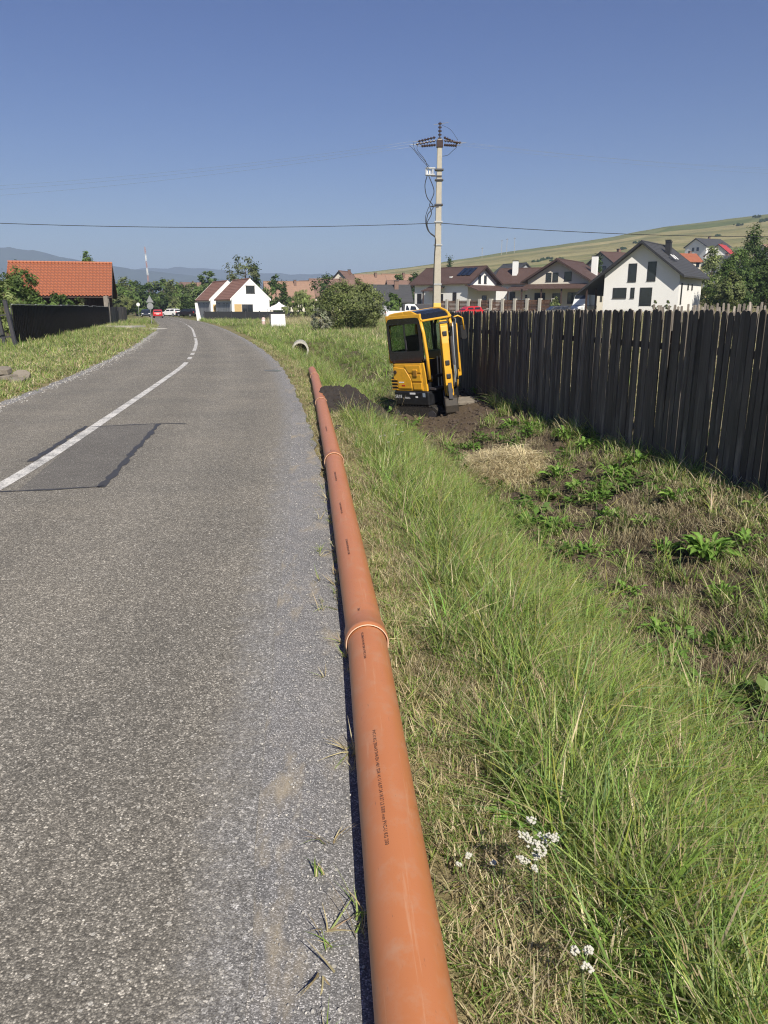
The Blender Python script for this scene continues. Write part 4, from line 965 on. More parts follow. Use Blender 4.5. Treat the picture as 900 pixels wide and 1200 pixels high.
# big white house on the right
YD = 100.; gx_, gz_ = pix(755, 283, YD); gD = 2.0
cD = Vector((gx_, YD)) + Vector((.59, .807)) * 5.0
hD = house('large white house with anthracite roof and tall gable windows on the right', (cD.x, cD.y, gD), R(53.8), 10.0, 9.4, 3.9, gz_ - gD - .2, 'render', 'roof_dark', over=.75, gover=1.0, drop=(2.6, .0),
           wins=[('-x', -1.15, 3.05, .9, 2.0), ('-x', 1.25, 3.1, .9, 2.1), ('-x', -2.6, 1.05, 1.6, 1.1), ('-x', -.95, 1.05, .35, 1.1), ('-y', -3.9, .35, .35, 2.3), ('-y', -1.2, 2.1, .35, .5), ('-y', .6, 2.1, .35, .5)],
           doors=[('-x', .75, .0, 1.35, 2.15)], chims=[(2.2, -.75, .55, 1.6, 'trim_dark'), (-1.3, -1.9, .6, 2.0, 'trim_dark')])
for k in (0, 1):
    MB().prism([(-2.3, 0), (-1.75, 0), (-1.75, .9), (-2.3, .9)], 'y', 0, .03, Matrix.Translation((k * 1.0 - .6, -3.35, 5.62)) @ Matrix.Rotation(R(-50), 4, 'X') @ Matrix.Rotation(R(0), 4, 'X')).obj('skylight', MAT['frame_white'], hD)
for x in (-5.3, -2.0, 1.5): MB().box(x - .1, x + .1, 6.75, 6.95, -1, 2.2).obj('carport_post', MAT['trim_brown'], hD)
# brown roofed house with solar panels
YA = 140.; ax, az_ = pix(566, 312, YA); gA = 1.6
cA = Vector((ax, YA)) + Vector((-.707, .707)) * 6.2
hA = house('white house with brown roof and solar panels behind the power pole', (cA.x, cA.y, gA), R(-45), 12.4, 8.0, 4.5, az_ - gA - .2, 'render', 'roof_brown', over=.7, gover=.9, trim='trim_brown',
           wins=[('+x', -.85, 4.4, .55, 1.2), ('+x', .75, 4.4, .55, 1.2), ('-y', 3.3, 1.4, .7, 1.3), ('-y', -5.0, .4, .9, 2.2), ('-y', .2, 1.3, .8, 1.2)], doors=[('+x', .6, 0, 1.2, 2.2)])
lean_to(hA, -4.9, 4.9, -6.2 - 2.8, -6.2, 3.0, 3.9, MAT['roof_brown'], MAT['trim_brown'])
for o in [c for c in hA.children if c.name.startswith('porch_roof')]: o.rotation_euler = (0, 0, R(90))
lean_to(hA, -2.6, 1.0, -6.2, -4.0, 3.0, 3.7, MAT['roof_brown'], MAT['trim_brown'], ((-2.4, -5.9), (.8, -5.9)))
pitchA = math.atan2(az_ - gA - .2 - 4.5, 4.0)
for k in range(3):
    MB().box(-.42, .42, -2.6, -.1, 0, .09, Matrix.Translation((3.0 + k * 1.05, -.5, (az_ - gA) - .45 + .25)) @ Matrix.Rotation(pitchA, 4, 'X')).obj('solar_panel', MAT['solar'], hA)
for x, y in ((-1.4, -2.9), (1.6, -3.0)): MB().box(x - .25, x + .25, y - .2, y + .2, 0, .25, Matrix.Translation((0, 0, (az_ - gA) - .2 - abs(y) * math.tan(pitchA) + .15))).obj('roof_vent', MAT['frame_white'], hA)
# second brown roofed house
YB = 150.; bx_, bz_ = pix(668, 314, YB)
cB = Vector((pix(640, 314, YB)[0], YB + 4))
hB = house('white house with plain brown roof between the solar panel house and the cream gable', (cB.x, cB.y, 1.9), R(-28), 15.5, 8.6, 4.6, bz_ - 1.9, 'render', 'roof_brown', over=.7, trim='trim_brown',
           wins=[('-y', -4.2, 1.4, .9, 1.3), ('-y', 1.8, 1.4, .9, 1.3), ('-y', 4.0, 1.4, .9, 1.3)], doors=[('-y', -1.0, 0, 1.2, 2.2)], chims=[(-4.6, -2.0, .9, 2.9, 'render'), (.2, -3.2, .4, .7, 'frame_white')])
lean_to(hB, -4.5, .6, -7.0, -4.3, 3.0, 3.7, MAT['roof_brown'], MAT['trim_brown'], ((-4.3, -6.7), (.4, -6.7)))
# cream gable house
YC = 125.; cx_, cz_ = pix(655, 303.5, YC)
cC = Vector((cx_, YC)) + Vector((.52, .854)) * 5.6
hC = house('cream house with brown roof and a wide porch, left of the large white house', (cC.x, cC.y, 1.7), R(58.7), 11.2, 9.8, 4.3, cz_ - 1.9, 'cream', 'roof_brown', over=.8, gover=1.1, trim='trim_brown',
           wins=[('-x', -1.5, 4.15, .75, 1.15), ('-x', -.4, 4.15, .75, 1.15), ('-x', 1.6, 4.2, 1.0, 1.2), ('-x', -2.8, .8, 1.6, 1.5), ('-x', 2.6, .8, 1.6, 1.5), ('-y', -2.5, 1.2, 1, 1.2), ('-y', 1.5, 1.2, 1, 1.2)], doors=[('-x', 0, 0, 1.3, 2.2)], chims=[(2.0, -3.4, .85, 3.2, 'render')])
pc = lean_to(hC, -5.0, 5.0, -5.6 - 3.0, -5.6, 2.9, 3.6, MAT['roof_brown'], MAT['trim_brown'], ((-4.8, -8.3), (-1.6, -8.3), (1.6, -8.3), (4.8, -8.3))); pc.rotation_euler = (0, 0, R(-90))
# pair of white houses beyond the bend
YE = 128.; ex_, ez_ = pix(272.5, 327.5, YE)
def E_house(px, py, Y_, lab, W, L, extra):
    x_, z_ = pix(px, py, Y_); yaw = R(57); d = Vector((math.cos(yaw), math.sin(yaw)))
    yaw = R(118); d = Vector((math.cos(yaw), math.sin(yaw)))
    c = Vector((x_, Y_)) + d * L / 2
    t = house(lab, (c.x, c.y, .25), yaw, L, W, 2.9, z_ - .45, 'render', 'roof_tan', over=.25, gover=.02, frame='trim_dark', trim='render', wins=extra[0], doors=extra[1], group='pair of white gabled houses at the bend')
    return t
h1 = E_house(292.7, 326.7, 128, 'nearer white gabled house with brown roof and a double gable window', 6.3, 9.0, ([('-x', -.35, 3.9, .6, 1.0), ('-x', .35, 3.9, .6, 1.0), ('-x', -1.05, .9, .75, 1.1), ('-x', -.15, .9, .75, 1.1)], []))
h2 = E_house(266.6, 329.0, 137, 'farther white gabled house with brown roof, left of its twin', 6.3, 9.0, ([('-x', -.9, .7, 1.2, 1.15)], []))
for h in (h1, h2):
    MB().box(-4.52, -4.47, 1.55, 2.75, .85, 2.1).obj('ochre_panel', MAT['plinth'], h)
    for k, u in enumerate((-2.6, .3, 2.2)):
        window(h, faceM(9.0, 6.3, '+y'), u, .5, .9, 1.7, 'trim_dark')
    MB().box(-3.9, 4.2, 3.05, 3.19, .0, 2.5).obj('side_panel', MAT['greyrender'], h)
# dark fence round those houses
A, B = Vector((pix(240, 372, 118)[0], 118.)), Vector((pix(372, 372, 112)[0], 112.)); d = (B - A).normalized(); L = (B - A).length
t = thing('dark_fence', 'low dark panel fence in front of the white houses at the bend', 'fence', (A.x, A.y, 0), math.atan2(d.y, d.x))
for k in range(8):
    w = L / 8; MB().box(k * w + .05, (k + 1) * w - .05, -.02, .02, -.05, 1.25).obj('panel', MAT['trim_dark'], t); MB().box(k * w - .05, k * w + .05, -.06, .06, -.2, 1.35).obj('post', MAT['steel'], t)
tw = thing('gate_pillar', 'white leaning gate pillar at the left end of the dark fence', 'pillar', (A.x - .6, A.y - 1, 0)); MB().prism([(-.3, -.2), (.35, -.2), (-.15, 2.5), (-.5, 2.5)], 'y', -.15, .15).obj('shaft', MAT['render'], tw)
# party tent
X, Z = pix(327, 353.5, 122)
t = thing('party_tent', 'white pop-up party tent behind the dark fence', 'tent', (X, 122, 0))
m = MB(); a = 1.55; zt = Z; m.add([(-a, -a, zt - 1.0), (a, -a, zt - 1.0), (a, a, zt - 1.0), (-a, a, zt - 1.0), (0, 0, zt), (-.35, -.35, zt - .35), (.35, -.35, zt - .35), (.35, .35, zt - .35), (-.35, .35, zt - .35), (-a, -a, zt - 1.25), (a, -a, zt - 1.25), (a, a, zt - 1.25), (-a, a, zt - 1.25)],
                                  [(0, 1, 6, 5), (1, 2, 7, 6), (2, 3, 8, 7), (3, 0, 5, 8), (5, 6, 4), (6, 7, 4), (7, 8, 4), (8, 5, 4), (9, 10, 1, 0), (10, 11, 2, 1), (11, 12, 3, 2), (12, 9, 0, 3)]); m.obj('canopy', MAT['fabric'], t)
for sx in (-a, a):
    for sy in (-a, a): MB().box(sx - .03, sx + .03, sy - .03, sy + .03, 0, zt - 1.05).obj('leg', MAT['galv'], t)
# village roofs in the middle distance: (px of ridge centre, ridge y, Y, length, width, eave, yaw, roof, label)
VIL = [(338, 330, 190, 11, 7, 2.6, 12, 'roof_terra', 'old house with pale terracotta roof right of the white party tent'),
       (368, 329, 210, 9, 7, 3.0, -30, 'roof_rust', 'red-brown roofed village house left of the tallest village roof'),
       (404, 318, 205, 7, 9, 4.4, 70, 'roof_rust', 'tallest red-brown village house with steep gable roof'),
       (392, 327, 200, 12, 8, 3.4, 8, 'roof_rust', 'long red-brown roofed village house under the tallest roof'),
       (433, 322, 215, 8, 8, 4.2, 20, 'roof_terra', 'village house with rounded terracotta roof right of the tallest roof'),
       (466, 321.5, 220, 9, 8, 3.8, 25, 'roof_terra', 'terracotta roofed village house left of the power pole'),
       (476, 329, 190, 9, 7, 3.0, 15, 'roof_rust', 'low terracotta roofed house close left of the power pole'),
       (452, 334.5, 118, 6.5, 6, 3.0, 6, 'roof_dark', 'low house with dark grey roof between the round bush and the pickup'),
       (601, 317, 175, 5, 7, 5, 30, 'roof_terra', 'small terracotta roof between the two brown roofed houses'),
       (603, 309, 215, 9, 8, 6.0, -60, 'roof_dark', 'dark roofed house on the slope behind the brown roofed houses')]
for px, py, Y_, L_, W_, e_, yw, rm, lab in VIL:
    X, Z = pix(px, py, Y_); g0 = min(z_at(X, Y_), Z - 5)
    g0 = max(g0, Z - 9.0)
    house(lab, (X, Y_, g0), R(yw), L_, W_, min(e_, Z - g0 - 2.2), Z - g0 - .2, 'cream' if rm != 'roof_dark' else 'greyrender', rm, over=.4, wins=[('-y', -1.8, .9, .9, 1.1), ('-y', 1.2, .9, .9, 1.1), ('-x', 0, 1.0, .9, 1.1), ('+x', 0, 1.0, .9, 1.1)], chims=[(1.5, -.6, .6, 1.5, 'roof_rust')], group='village houses in the middle distance', step=.6)
def hill_house(px, py, Y_, L_, W_, eh, rh, yw, wall, rm, lab):
    X, _ = pix(px, 300, Y_); g0 = pix(px, py, Y_)[1] - rh - .2
    house(lab, (X, Y_, g0), R(yw), L_, W_, eh, rh, wall, rm, over=.5, wins=[('-x', -1.2, eh - 1.6, 1, 1.2), ('-x', 1.2, eh - 1.6, 1, 1.2), ('-y', -1.5, eh - 1.6, 1, 1.2), ('-y', 1.5, eh - 1.6, 1, 1.2)], chims=[(1, .5, .7, 1.6, 'roof_rust')], group='houses on the hillside', step=.7)
hill_house(723, 296, 190, 10, 9, 5.5, 8.2, 30, 'greyrender', 'roof_brown', 'grey two storey house with brown hipped roof left behind the large white house')
hill_house(828, 280, 330, 13, 11, 6, 9.0, 25, 'render', 'roof_dark', 'house with dark grey roof up on the slope above the large white house')
hill_house(845, 287, 300, 8, 9, 3.6, 7.2, 50, 'render', 'roof_red', 'small white house with bright red roof on the slope')
hill_house(806, 297.5, 240, 5, 6, 3, 5, 15, 'cream', 'roof_orange', 'tiny orange roof peeping out behind the large white house')
hill_house(900, 287, 310, 7, 8, 4, 7, 30, 'cream', 'roof_terra', 'orange roofed house at the right picture edge on the slope')
hill_house(852, 300, 230, 9, 8, 4, 7, 40, 'greyrender', 'roof_dark', 'dark roofed house half hidden among the trees on the right')
for k, (px, py) in enumerate(((222, 331), (232, 331.5), (210, 332), (350, 333))):
    hill_house(px, py, 420, 9, 8, 4, 7, 20 + 30 * k, 'render', 'roof_terra' if k % 2 else 'roof_rust', ('far tiny red roofed house left of the round tree', 'far tiny house with terracotta roof beside the round tree', 'leftmost far tiny red roofed house above the woods', 'far tiny house with terracotta roof right of the white houses')[k])
# brown panel fence with stone posts before the houses
A, B = Vector((pix(512, 360, 128)[0], 128.)), Vector((pix(648, 360, 112)[0], 112.)); d = (B - A).normalized(); L = (B - A).length
t = thing('panel_fence', 'brown timber panel fence with pale stone posts before the brown roofed houses', 'fence', (A.x, A.y, 0), math.atan2(d.y, d.x)); n = 10
for k in range(n + 1):
    w = L / n; p = A + d * k * w; zg = 1.45
    MB().box(k * w - .22, k * w + .22, -.22, .22, zg - 1, zg + 1.65).obj('stone_post', MAT['concrete'], t); 
    if k < n:
        for q in range(-4, 7): MB().box(k * w + .24, (k + 1) * w - .24, -.03, .03, zg + .05 + q * .2, zg + .22 + q * .2).obj('slat', MAT['brownwood'], t)
# ------------------------------------------------------------------ vehicles
def car(label, loc, yaw, paint, length=4.1, h=1.48, w=1.72, group=None, kind='hatch', cat='car', name='parked_car'):
    t = thing(name, label, cat, loc, yaw, group); s = length / 4.1
    P = [(-2.0, .35), (-2.02, .75), (-1.95, 1.0), (-1.55, 1.0), (1.0, .93), (1.75, .80), (2.02, .62), (2.05, .35), (1.75, .25), (-1.75, .25)]
    if kind == 'pickup': P = [(-2.5, .45), (-2.5, 1.05), (.0, 1.05), (1.2, 1.08), (2.0, 1.0), (2.25, .8), (2.25, .45), (1.9, .35), (-2.2, .35)]
    if kind == 'van': P = [(-2.3, .35), (-2.3, 1.0), (1.7, 1.0), (2.1, .9), (2.3, .6), (2.3, .35), (-2.0, .3)]
    m = MB(); m.prism([(x * s, z) for x, z in P], 'y', -w / 2, w / 2); m.obj('body', paint, t, bevel=.08, seg=3)
    if kind == 'hatch': C = [(-1.85, .98), (-1.6, h - .08), (-1.2, h), (.0, h), (.45, h - .06), (1.1, .93)]
    elif kind == 'pickup': C = [(-.35, 1.05), (-.3, 1.78), (.0, 1.84), (.75, 1.82), (1.45, 1.08)]
    else: C = [(-2.28, 1.0), (-2.25, h), (.9, h), (1.3, h - .15), (1.85, 1.0)]
    c = MB(); k = .1
    n = len(C); vs = [(x * s, -w / 2 + (.04 if z < 1.1 else .16), z) for x, z in C] + [(x * s, w / 2 - (.04 if z < 1.1 else .16), z) for x, z in C]
    c.add(vs, [tuple(range(n))[::-1], tuple(range(n, 2 * n))] + [(i, (i + 1) % n, n + (i + 1) % n, n + i) for i in range(n)]); cab = c.obj('cabin', paint, t, bevel=.05)
    def glass(name_, pts):
        MB().add(pts, [(0, 1, 2, 3)]).obj(name_, MAT['pane'], cab)
    zt = (h - .1) if kind != 'pickup' else 1.72; zb2 = 1.02 if kind != 'pickup' else 1.12
    fx = {'hatch': (.98, .42), 'pickup': (1.38, .82), 'van': (1.78, 1.28)}[kind]; rx_ = {'hatch': (-1.80, -1.58), 'pickup': (-.345, -.31), 'van': (-2.28, -2.26)}[kind]
    e = .025
    glass('windscreen', [((fx[0] + e) * s, -w / 2 + .14, zb2), ((fx[0] + e) * s, w / 2 - .14, zb2), ((fx[1] + e) * s, w / 2 - .22, zt), ((fx[1] + e) * s, -w / 2 + .22, zt)])
    glass('rear_window', [((rx_[0] - e) * s, w / 2 - .14, zb2 + .04), ((rx_[0] - e) * s, -w / 2 + .14, zb2 + .04), ((rx_[1] - e) * s, -w / 2 + .24, zt), ((rx_[1] - e) * s, w / 2 - .24, zt)])
    for sy in (-1, 1):
        xs = {'hatch': [(-1.5, -.45), (-.38, .62)], 'pickup': [(-.22, .22), (.3, 1.05)], 'van': [(.5, 1.45)]}[kind]
        for x0, x1 in xs:
            yb, yt = sy * (w / 2 - .035), sy * (w / 2 - .15)
            glass('side_window', [(x0 * s, yb, zb2 + .03), (x1 * s, yb, zb2 + .03), ((x1 - .22) * s, yt, zt), ((x0 + .08) * s, yt, zt)])
        for x in ((-1.28, 1.28) if kind == 'hatch' else (-1.5, 1.45)):
            tw_ = MB().tube([(x * s, sy * (w / 2 - .2), .31), (x * s, sy * (w / 2 + .015), .31)], .31, 16).obj('wheel', MAT['tyre'], t)
            MB().tube([(x * s, sy * (w / 2 + .012), .31), (x * s, sy * (w / 2 + .03), .31)], .19, 12).obj('rim', MAT['rim'], tw_)
        fx2 = max(p[0] for p in P); bx2 = min(p[0] for p in P)
        MB().box((fx2 - .16) * s, (fx2 + .0) * s, sy * (w / 2 - .38), sy * (w / 2 - .06), .62, .76).obj('headlight', MAT['lamp_clear'], t)
        MB().box((bx2 - .02) * s, (bx2 + .10) * s, sy * (w / 2 - .26), sy * (w / 2 - .02), .76, .96).obj('tail_light', MAT['lamp_red'], t)
    MB().box((bx2 - .03) * s, (bx2 + .05) * s, -.26, .26, .62, .74).obj('number_plate', MAT['frame_white'], t)
    return t
X = pix(185.5, 371, 148)[0]; car('red car driving away round the far bend', (X, 148, 0), R(104), MAT['car_red'], name='car')
X = pix(172, 369, 160)[0]; car('dark oncoming car with white bonnet on the far road', (X - .2, 160, 0), R(-72), MAT['car_dark'], name='car')
X = pix(216, 369, 150)[0]; car('black parked car on the verge right of the red car', (X, 152, .15), R(160), MAT['car_black'])
X = pix(204, 369, 158)[0]; car('pale parked car half hidden beside the black car', (X, 156, .15), R(150), MAT['car_white'])
X = pix(549, 365, 112)[0]; car('red hatchback parked before the solar panel house', (X, 112, z_at(X, 112)), R(205), MAT['car_red'], group='cars parked before the houses')
X = pix(651, 365, 106)[0]; car('dark blue car parked before the cream house', (X, 106, z_at(X, 106)), R(190), MAT['car_dark'], group='cars parked before the houses')
X = pix(478, 366, 92)[0]; car('white double cab pickup truck left of the power pole', (X, 92, .38), R(-4), MAT['car_white'], h=1.8, kind='pickup', cat='pickup')
X = pix(684, 361, 108)[0]; car('white delivery van between the cream house and the large white house', (X, 108, 1.1), R(235), MAT['car_white'], length=4.4, h=2.5, w=1.85, kind='van', cat='van')
# grey shed/lorry bed behind the pickup
X = pix(505, 366, 100)[0]; t = thing('trailer', 'dark flatbed trailer parked behind the white pickup', 'trailer', (X - 1.3, 100, .35), R(4))
MB().box(-2.3, 2.3, -.9, .9, .75, 1.9).obj('side_boards', MAT['steel'], t, bevel=.03)
for x in (-1.2, 1.0):
    for sy in (-1, 1): MB().tube([(x, sy * .75, .35), (x, sy * .98, .35)], .36, 14).obj('wheel', MAT['tyre'], t)
# road signs seen on the left of the bend
X = pix(177.5, 377, 88)[0] ; t = thing('road_sign', 'grey backed triangular warning sign over a round one on the left verge', 'road sign', (X, 88, 0))
MB().tube([(0, 0, -.2), (0, 0, 3.1)], .035, 8).obj('post', MAT['galv'], t)
MB().prism([(-.42, 2.35), (.42, 2.35), (0, 3.1)], 'y', -.06, -.04).obj('triangle_plate', MAT['galv'], t); MB().prism([(.36 * math.cos(2 * math.pi * i / 18), 1.95 + .36 * math.sin(2 * math.pi * i / 18)) for i in range(18)], 'y', -.06, -.04).obj('round_plate', MAT['galv'], t)
X = pix(163, 370, 150)[0]; t = thing('road_sign', 'small round road sign with white rim near the oncoming car', 'road sign', (X, 150, 0)); MB().tube([(0, 0, -.2), (0, 0, 2.6)], .04, 8).obj('post', MAT['galv'], t)
MB().prism([(.34 * math.cos(2 * math.pi * i / 18), 2.4 + .34 * math.sin(2 * math.pi * i / 18)) for i in range(18)], 'y', -.06, -.04).obj('plate', MAT['frame_white'], t)
# red and white mast
YM = 640.; X, Z = pix(174, 330, YM); Xt, Zt = pix(169.5, 289, YM)
t = thing('radio_mast', 'slender red and white radio mast far above the woods', 'mast', (X, YM, 0)); n = 9
for k in range(n):
    a, b = k / n, (k + 1) / n; xa, xb = (Xt - X) * max(0, a - .35) / .65, (Xt - X) * max(0, b - .35) / .65
    m = MB(); r0, r1 = lerp(.85, .42, a), lerp(.85, .42, b); z0, z1 = Zt * a, Zt * b - .15
    for j in range(3):
        q0, q1 = 2 * math.pi * j / 3, 2 * math.pi * (j + 1) / 3
        A3 = Vector((xa + r0 * math.cos(q0), r0 * math.sin(q0), z0)); B3 = Vector((xb + r1 * math.cos(q0), r1 * math.sin(q0), z1)); C3 = Vector((xb + r1 * math.cos(q1), r1 * math.sin(q1), z1)); D3 = Vector((xa + r0 * math.cos(q1), r0 * math.sin(q1), z0))
        m.tube([A3, B3], .11, 4); m.tube([A3, C3], .06, 4); m.tube([D3, B3], .06, 4); m.tube([B3, C3], .06, 4)
    m.obj('lattice_section', MAT['mast_red'] if k % 2 == 0 else MAT['mast_white'], t)
for k, (px, py) in enumerate(((565, 296), (588, 290.5), (594, 289), (603, 288))):
    Yp = 820.; X, Z = pix(px, py, Yp); t = thing('hill_pole', ('leftmost', 'second', 'third', 'rightmost')[k] + ' of the thin power poles on the hilltop', 'power pole', (X, Yp, Z - 4), 0, 'thin power poles on the hilltop')
    MB().tube([(0, 0, -3), (0, 0, 12 if k else 9)], .22, 6).obj('shaft', MAT['pole'], t); MB().box(-1.2, 1.2, -.1, .1, 10.6 if k else 8, 10.9 if k else 8.3).obj('crossarm', MAT['steel'], t)
# ------------------------------------------------------------------ trees and shrubs
def crown_mesh(seed, rx, rz, n_clump, per, leaf, cols, style='round', base=.0, droop=0.):
    """leaf-sized faces in clumps through the crown's volume; z from base upwards, total height 2*rz"""
    r = random.Random(seed); V = []; F = []; C = []
    for k in range(n_clump):
        while True:
            p = Vector((r.uniform(-1, 1), r.uniform(-1, 1), r.uniform(-1, 1)))
            if .25 < p.length < 1: break
        p = p.normalized() * (p.length ** .45)
        h = (p.z + 1) / 2
        if style == 'cone': w = (1 - h) ** .8 + .05
        elif style == 'column': w = 1.0 if .1 < h < .75 else .6
        elif style == 'bush': w = 1.08 - .25 * h
        else: w = .82 + .35 * math.sin(seed * 3 + h * 7)
        a = math.atan2(p.y, p.x); w *= 1 + .22 * math.sin(3 * a + seed) + .12 * math.sin(5 * a + 2 * seed + h * 6)
        if style in ('cone', 'column'):
            q = r.random() ** .5; p = Vector((math.cos(a) * q, math.sin(a) * q, p.z))
        c = Vector((p.x * rx * w, p.y * rx * w, base + rz + p.z * rz * (1 + .15 * math.sin(2 * a + seed))))
        cr = (rx + rz) * .5 * r.uniform(.13, .27) * (.8 if n_clump > 200 else .9 if n_clump > 120 else 1)
        b = r.uniform(.62, 1.35); col_ = cols[r.randrange(len(cols))]
        cc0 = Vector((0, 0, base + rz)); out = (c - cc0).normalized()
        for j in range(per):
            d = Vector((r.gauss(0, .5), r.gauss(0, .5), r.gauss(0, .42))); q = c + d * cr
            if droop: q.z -= droop * abs(d.z) * 2.2
            nrm = (out * .55 + d * .6 + Vector((r.uniform(-1, 1), r.uniform(-1, 1), r.uniform(-.2, 1))) * .75).normalized()
            u = nrm.orthogonal().normalized(); u.rotate(Matrix.Rotation(r.uniform(0, 6.28), 3, nrm)); v = nrm.cross(u)
            if droop: u = Vector((r.uniform(-.25, .25), r.uniform(-.25, .25), -1)).normalized(); v = nrm.cross(u).normalized()
            s = leaf * r.uniform(.6, 1.35); n0 = len(V)
            V += [q - u * s, q + v * s * .42 - nrm * s * .10, q + u * s, q - v * s * .42 - nrm * s * .10]
            F.append((n0, n0 + 1, n0 + 2, n0 + 3)); bb = b * r.uniform(.8, 1.2); C += [tuple(x * bb for x in col_)] * 4
    me = bpy.data.meshes.new('crown'); me.from_pydata([v[:] for v in V], [], F)
    at = me.color_attributes.new('tint', 'FLOAT_COLOR', 'POINT'); at.data.foreach_set('color', [x for c in C for x in (*c, 1)])
    me.materials.append(MAT['leaf']); me.update(); return me
def trunk_mesh(seed, h, r0, spread, n_limb=6, start=.3):
    r = random.Random(seed); m = MB()
    P = [Vector((0, 0, -.3))]; x = y = 0
    for i in range(1, 7): x += r.uniform(-.04, .04) * h * .3; y += r.uniform(-.04, .04) * h * .3; P.append(Vector((x, y, h * i / 6)))
    m.tube(P, [r0 * (1 - .85 * i / 6) for i in range(7)], 8)
    for k in range(n_limb):
        t = start + (0.9 - start) * k / n_limb; i = int(t * 6); p = P[i].lerp(P[min(i + 1, 6)], t * 6 - i); a = k * 2.4 + r.uniform(-.4, .4)
        e = p + Vector((math.cos(a) * spread, math.sin(a) * spread, h * .22)) * r.uniform(.6, 1) * (1.1 - t * .6); mid = p.lerp(e, .5) + Vector((0, 0, h * .03))
        m.tube([p, mid, e], [r0 * .38 * (1 - t * .5), r0 * .25 * (1 - t * .5), r0 * .08], 6)
    return m.mesh('trunk', MAT['bark'], smooth=True)
DKG = [(.032, .055, .016), (.045, .075, .02), (.055, .085, .024)]
MID = [(.055, .09, .022), (.075, .115, .03), (.085, .12, .035)]
OLV = [(.085, .11, .035), (.11, .13, .045), (.10, .115, .05)]
PAL = [(.12, .155, .05), (.15, .18, .07), (.13, .15, .06)]
SIL = [(.22, .23, .17), (.27, .27, .21), (.16, .18, .11)]
_tree_cache = {}
def tree(label, px, py_top, Y_, w_px, style='round', cols='MID', seed=1, leaf=None, name='tree', cat='tree', group=None, ground_z=None, n=None, trunk=True, stem=.18, Xoff=0, droop=0.):
    X, Zt = pix(px, py_top, Y_); g0 = z_at(X, Y_) if ground_z is None else ground_z
    H = Zt - g0; Wd = w_px * Y_ / 900
    leaf = leaf or max(.10, Y_ * .0018)
    t = thing(name, label, cat, (X, Y_, g0), seed * 1.3, group)
    key = (style, cols, seed % 5, round(leaf, 2), round(Wd / H, 1), bool(droop))
    # one shared unit crown per kind, scaled to the tree
    if key not in _tree_cache:
        u = leaf / H; ratio = Wd / H
        nn = n or int(min(120, max(50, 20 / (u ** .5 * 2))))
        per = int(min(110, max(40, .0042 / u ** 2 / max(nn, 1) * 60)))
        _tree_cache[key] = (crown_mesh(seed, ratio * .47, (1 - stem) * .5 * .97, nn, per, u, globals()[cols], style, stem, droop * .1),
                            trunk_mesh(seed, .8, .022 + .012 * ratio, ratio * .35))
    cm, tm = _tree_cache[key]
    o = mobj('crown', cm, t); o.scale = (H, H, H)
    if trunk: o2 = mobj('trunk', tm, t); o2.scale = (H, H, H)
    return t
# big willow bush beside the track
tree('big round dense green willow bush left of the excavator', 413, 328.5, 62, 74, 'bush', 'OLV', 3, leaf=.09, name='willow_bush', cat='bush', n=520, stem=.02)
tree('silvery pale shrub at the left foot of the big round bush', 376, 361, 60, 26, 'bush', 'SIL', 4, leaf=.11, name='silver_shrub', cat='shrub', n=40, stem=.02)
tree('pale weeping willow right of the party tent', 353, 338, 108, 40, 'round', 'PAL', 6, leaf=.2, cat='tree', stem=.06, droop=.6, n=80)
tree('tall loose birch behind the white houses', 285, 300, 168, 34, 'round', 'OLV', 7, leaf=.28, stem=.12)
tree('dark spruce close right of the tall birch', 299, 310, 172, 20, 'cone', 'DKG', 8, leaf=.3, stem=.06)
tree('round topped tree left behind the white houses', 243, 316, 215, 21, 'round', 'MID', 9, stem=.2)
tree('dark leafy tree right behind the nearer white house', 322, 324, 160, 36, 'round', 'DKG', 10, stem=.05)
tree('small dark conifer between the party tent and the willow', 333, 331, 150, 14, 'cone', 'DKG', 8, leaf=.3, stem=.04)
tree('dark green round tree before the village roofs', 384, 323, 150, 40, 'round', 'DKG', 11, stem=.05)
tree('bushy tree between the village roofs and the pole', 487, 317, 185, 24, 'round', 'DKG', 12, stem=.06)
tree('small leafy tree left of the dark spruce on the slope', 467, 322, 195, 16, 'round', 'MID', 13, stem=.1)
tree('lone dark spruce above the brown roof right of the pole', 527, 302, 260, 13, 'cone', 'DKG', 8, leaf=.3, stem=.04)
tree('garden shrub beside the dark roofed low house', 461, 343, 110, 16, 'bush', 'MID', 2, stem=.05)
tree('tall tree top showing over the orange barn roof', 101, 293, 135, 22, 'round', 'MID', 14, stem=.25)
tree('dark leafy shrub with pale shoots at the left picture edge', 12, 316, 52, 62, 'round', 'MID', 15, leaf=.13, stem=.04, name='shrub', cat='shrub', n=190)
tree('bright green young tree at the left edge behind the posts', 2, 332, 44, 30, 'round', 'PAL', 16, leaf=.13, stem=.1, name='shrub', cat='shrub')
tree('shrub growing over the sheet fence before the barn, left one', 33, 338, 58, 34, 'bush', 'MID', 3, leaf=.12, stem=.04, name='shrub', cat='shrub', n=150)
tree('broad leafy bush before the open middle of the barn', 68, 343, 70, 30, 'bush', 'MID', 2, leaf=.16, stem=.04, name='shrub', cat='shrub', n=50)
tree('thin bush before the right half of the barn', 95, 348, 74, 18, 'bush', 'OLV', 4, leaf=.15, stem=.04, name='shrub', cat='shrub', n=24)
